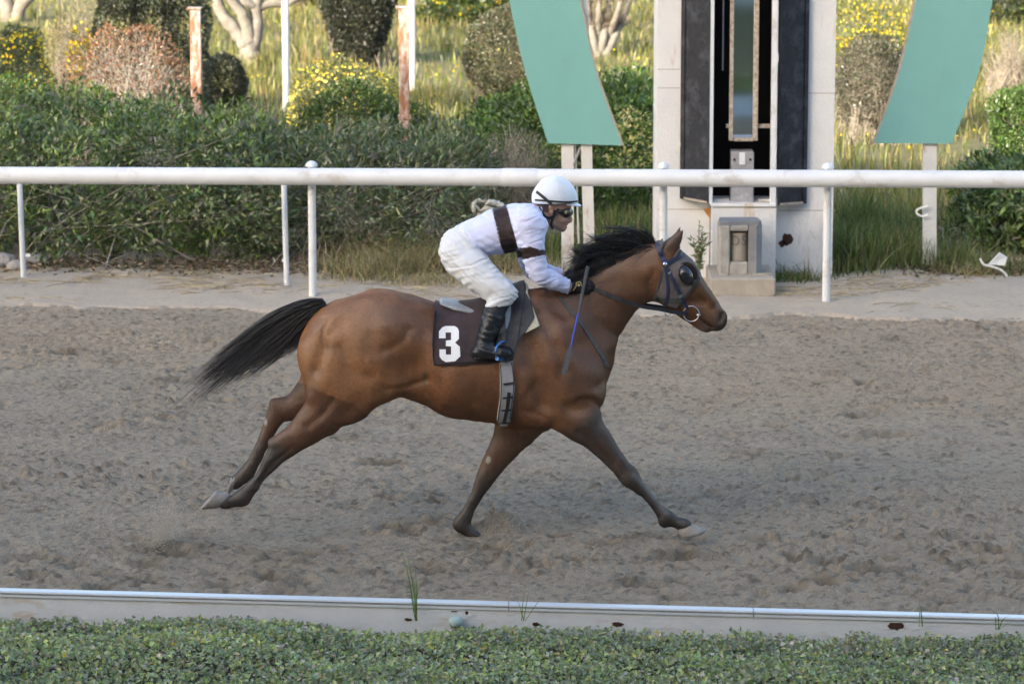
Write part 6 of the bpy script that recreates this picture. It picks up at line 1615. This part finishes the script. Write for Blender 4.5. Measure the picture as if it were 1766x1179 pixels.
GL = [(.19, .185, .050), (.26, .225, .090), (.12, .145, .035), (.36, .31, .15), (.08, .105, .03)]
grass('lawn_grass', 'tall wild sunlit grass of the garden', x, y, np.full(n, -.02), (.08 + .24 * tall ** 1.5) * r.uniform(.6, 1.3, n), r.uniform(.010, .022, n) * (y / 45), GL, [26, 22, 26, 12, 14], 302, .35, 3)
nf = 2600
y = 38 + 34 * r.random(nf); x = r.uniform(-1, 1, nf) * (.145 * y + 1); k_ = noise2(x * .7, y * .35, 73) > .48; x, y = x[k_], y[k_]; nf = len(x)
V, F, cc = leaf_mesh(np.stack([x, y, r.uniform(.12, .34, nf)], 1), rand_dir(nf, r), unit(rand_dir(nf, r) + np.array([0, -.6, .6])), r.uniform(.022, .040, nf), np.full(nf, .95), palette(nf, YF, [1, 1], r, .1))
tag(mesh_np('meadow_flowers', V, F, M['flower'], None, False, cc), 'small yellow flowers scattered through the wild grass', kind='stuff')
# green weeds at the foot of hedges, tower and boards
def clumps(spots, per, seed):
    r = np.random.default_rng(seed); X_ = []; Y_ = []; H_ = []
    for (u, v, ru, dy, h_, k_) in spots:
        m = int(per * k_); g = ground(u, v); s_ = ru * mpp(g[1])
        X_.append(g[0] + r.normal(0, .5, m) * s_); Y_.append(g[1] + r.normal(0, .5, m) * dy); H_.append(h_ * r.uniform(.35, 1.15, m))
    return np.concatenate(X_), np.concatenate(Y_), np.concatenate(H_)
x, y, h_ = clumps([(1400, 470, 70, .30, .30, 1.3), (1470, 462, 60, .4, .55, 1.6), (1520, 455, 60, .5, .5, 1.6), (1570, 458, 50, .4, .45, 1.2), (1640, 462, 50, .35, .35, 1), (1560, 430, 90, .6, .55, 1.8), (1480, 420, 60, .6, .7, 1.4), (1700, 468, 70, .3, .25, 1), (1370, 485, 60, .2, .16, .8), (1350, 478, 30, .15, .25, .5),
                   (1050, 440, 70, .4, .55, 1.6), (1110, 430, 40, .4, .5, 1.0), (950, 445, 70, .35, .35, 1.4), (880, 452, 60, .35, .30, 1.3), (1000, 455, 60, .3, .25, 1), (1090, 452, 50, .25, .22, .8)], 520, 311)
grass('weed_grass', 'green weeds and long grass at the foot of tower, boards and hedge', x, y, np.full(len(x), -.01), h_ * .75, np.random.default_rng(5).uniform(.006, .013, len(x)), [(.09, .135, .04), (.13, .175, .055), (.19, .20, .08), (.06, .085, .03), (.30, .26, .14)], [26, 26, 18, 14, 14], 312, .55, 5)
x, y, h_ = clumps([(640, 478, 80, .30, .20, 1.3), (700, 470, 80, .3, .24, 1.5), (760, 470, 70, .3, .24, 1.4), (820, 468, 60, .3, .22, 1.2), (690, 455, 120, .25, .3, 1.6), (740, 490, 90, .2, .10, 1), (590, 470, 60, .2, .16, .6), (900, 470, 90, .3, .16, 1), (1740, 470, 60, .2, .15, .8), (1690, 475, 60, .2, .12, .8)], 420, 313)
grass('straw', 'dry straw coloured grass lying at the hedge foot', x, y, np.full(len(x), .0), h_, np.random.default_rng(6).uniform(.005, .011, len(x)), [(.32, .26, .15), (.40, .34, .20), (.22, .19, .10), (.14, .16, .06)], [28, 22, 18, 14], 314, 1.3, 5)
r = np.random.default_rng(315); n = 2600       # straws lying on the verge
x = r.uniform(-5, 5, n); y = RAIL_Y(x) + r.normal(.8, .55, n); a = r.normal(0, .5, n) + math.pi * (r.random(n) < .5); ln = r.uniform(.04, .22, n)
k_ = (noise2(x * 1.2, y * 2, 75) > .5) & (y > TRACK_Y(x) + .15); x, y, a, ln = x[k_], y[k_], a[k_], ln[k_]; n = len(x)
P = np.stack([np.stack([x, y, np.full(n, .022)], 1), np.stack([x + np.cos(a) * ln * .5, y + np.sin(a) * ln * .5, np.full(n, .030)], 1), np.stack([x + np.cos(a) * ln, y + np.sin(a) * ln, np.full(n, .022)], 1)], 1)
V, F = tubes(P, np.full((n, 3), .0028), 3); tag(mesh_np('fallen_straw', V, F, mat('straw_stalk', (.34, .28, .18), .9, .1, var=.4, vscale=6)), 'dry stalks scattered over the pale verge', kind='stuff')
n = 9000
x = r.uniform(-5.4, 5.4, n); y = 31.75 - .02 * x + r.normal(0, .22, n); k_ = (x < -.2) | (x > 3.4); x, y = x[k_], y[k_]; n = len(x)
V, F, cc = leaf_mesh(np.stack([x, y, r.uniform(.012, .05, n)], 1), unit(r.normal(0, 1, (n, 3)) * np.array([1, 1, .35])), unit(r.normal(0, .5, (n, 3)) + np.array([0, 0, 1])), r.uniform(.03, .07, n), np.full(n, .42), palette(n, [(.15, .10, .06), (.22, .15, .09), (.09, .065, .045), (.26, .21, .14), (.08, .10, .04)], [4, 3, 3, 2, 2], r))
tag(mesh_np('leaf_litter', V, F, M['leaf'], None, False, cc), 'brown fallen leaves along the foot of the hedge', kind='stuff')
# small sprig at the tower wall
r = np.random.default_rng(320); g = ground(1205, 497); g[1] = 30.75; e = empty('sprig', (g[0], 30.75, 0), 'small leafy sprig growing beside the concrete plinth', 'plant')
g = np.array([at(1205, 480, 30.75)[0], 30.75, 0.0]); st = [spline([g, g + np.array([d * .4, 0, .25]), g + np.array([d, r.normal(0, .03), h_])], 10)[:11] for d, h_ in ((-.05, .40), (.0, .52), (.05, .38), (.03, .45), (-.02, .34))]
m_ = min(len(q) for q in st); st = np.array([q[:m_] for q in st]); V, F = tubes(st, np.full(st.shape[:2], .004), 4); mesh_np('stems', V, F, M['twig'], e)
P = st[:, 3:].reshape(-1, 3); P = np.repeat(P, 5, 0) + r.normal(0, .008, (len(P) * 5, 3)); n = len(P)
V, F, cc = leaf_mesh(P, unit(rand_dir(n, r) * np.array([1, 1, .5]) + np.array([0, 0, .6])), rand_dir(n, r), r.uniform(.04, .07, n), np.full(n, .26), palette(n, G_BR, [1, 1, 1, 1], r)); tag(mesh_np('leaves', V, F, M['leaf'], e, False, cc), kind='stuff')
# stones at the left, debris
def stone(name, c, sx, sy, sz, seed, m, parent=None):
    r = np.random.default_rng(seed); V = []; k = 12
    for j in range(8):
        for i in range(k):
            a = math.pi * j / 7; b = 2 * math.pi * i / k; d = np.array([math.sin(a) * math.cos(b), math.sin(a) * math.sin(b), math.cos(a)])
            q = 1 + .45 * (float(noise3(np.array([d[0] * 1.6 + seed]), np.array([d[1] * 1.6]), np.array([d[2] * 1.6]), seed)[0]) - .5); V.append(np.asarray(c) + d * q * np.array([sx, sy, sz]))
    return MB().add(V, [(j * k + i, j * k + (i + 1) % k, (j + 1) * k + (i + 1) % k, (j + 1) * k + i) for j in range(7) for i in range(k)]).build(name, m, parent)
for i, (u, v, s_, lab) in enumerate(((6, 462, .13, 'large rough grey stone at the hedge foot, farthest from the thin post'), (30, 468, .10, 'flat grey stone lying against the thin post foot'), (60, 458, .11, 'grey stone behind the thin post under the hedge'), (76, 456, .07, 'small grey stone farthest under the dark hedge'))):
    g = ground(u, v); o = stone('stone', g + np.array([0, 0, s_ * .38]), s_, s_ * .8, s_ * .62, 40 + i, M['stone']); tag(o, lab, 'stone', 'stones under the hedge')
g = ground(1718, 482)
db = empty('plastic_debris', g, 'white torn plastic strap lying before the loose hedge', 'litter')
MB().tube(spline([at(u, v, g[1]) for u, v in ((1690, 446), (1697, 456), (1712, 460), (1730, 468), (1745, 487))], 20), [.012] * 17 if False else .011, 6).build('strap', M['plastic'], db, True)
V = [at(u, v, g[1] + d) for u, v, d in ((1705, 456, 0), (1724, 436, .03), (1737, 444, .05), (1733, 458, .02))]; MB().prism(V, (0, .015, .004)).build('scrap', M['plastic'], db)
yb = 32.0
rg = empty('white_rag', at(845, 360, yb), 'crumpled white rag caught in the hedge behind the jockey', 'rag')
M['rag'] = mat('dirty_white_cloth', (.60, .58, .52), .8, .2, var=.3, vscale=25, bump=.01, bscale=30)
for P_, r_ in (([(818, 366), (816, 354), (824, 346), (838, 347), (842, 352)], .018), ([(842, 350), (836, 360), (828, 368), (822, 378)], .020), ([(820, 355), (826, 362), (830, 372)], .012), ([(840, 349), (852, 350), (864, 354), (868, 360)], .026), ([(838, 358), (850, 362), (862, 366)], .022)):
    q = spline([at(u, v, yb + .02 * i) for i, (u, v) in enumerate(P_)], 14); MB().tube(q, r_ * (.7 + .5 * np.abs(np.sin(np.arange(len(q)) * 1.3))), 8).build('fold', M['rag'], rg, True)

# ------------------------------------------------------------------ sand kicked up by the hooves
r = np.random.default_rng(330)
def spray(name, label, n, fn, seed):
    P, s_ = fn(n, np.random.default_rng(seed)); rr = np.random.default_rng(seed + 1)
    T = np.array([(1, 0, -.6), (-.5, .87, -.6), (-.5, -.87, -.6), (0, 0, 1.0)]); V = (P[:, None] + T[None] * s_[:, None, None] * rr.uniform(.6, 1.4, (n, 4, 1))).reshape(-1, 3)
    M.setdefault('dust', mat('thrown_sand', (.52, .45, .36), .95, .1))
    F = (np.arange(n)[:, None, None] * 4 + np.array([(0, 1, 3), (1, 2, 3), (2, 0, 3), (0, 2, 1)])[None]).reshape(-1, 3)
    tag(mesh_np(name, V, F, M['dust'], None), label, kind='stuff')
def f1(n, r):
    t = r.random(n) ** .8; a = ground(272, 942); b = a + np.array([.03, 0, .20])
    P = a[None] * (1 - t[:, None]) + b[None] * t[:, None]; P += r.normal(0, 1, (n, 3)) * np.array([.018, .05, .016]) * (1 + 2.0 * t[:, None]); P[:, 0] += .06 * t * np.abs(r.normal(0, 1, n)); return P, r.uniform(.0014, .0036, n)
spray('sand_spray', 'plume of sand thrown up behind the hind hooves', 6000, f1, 331)
def f2(n, r):
    a = ground(858, 915); P = a[None] + r.normal(0, 1, (n, 3)) * np.array([.07, .06, .0]); P[:, 2] = np.abs(r.normal(.05, .035, n)); return P, r.uniform(.0014, .0034, n)
spray('sand_spray', 'sand grains thrown up before the planted foreleg', 900, f2, 333)
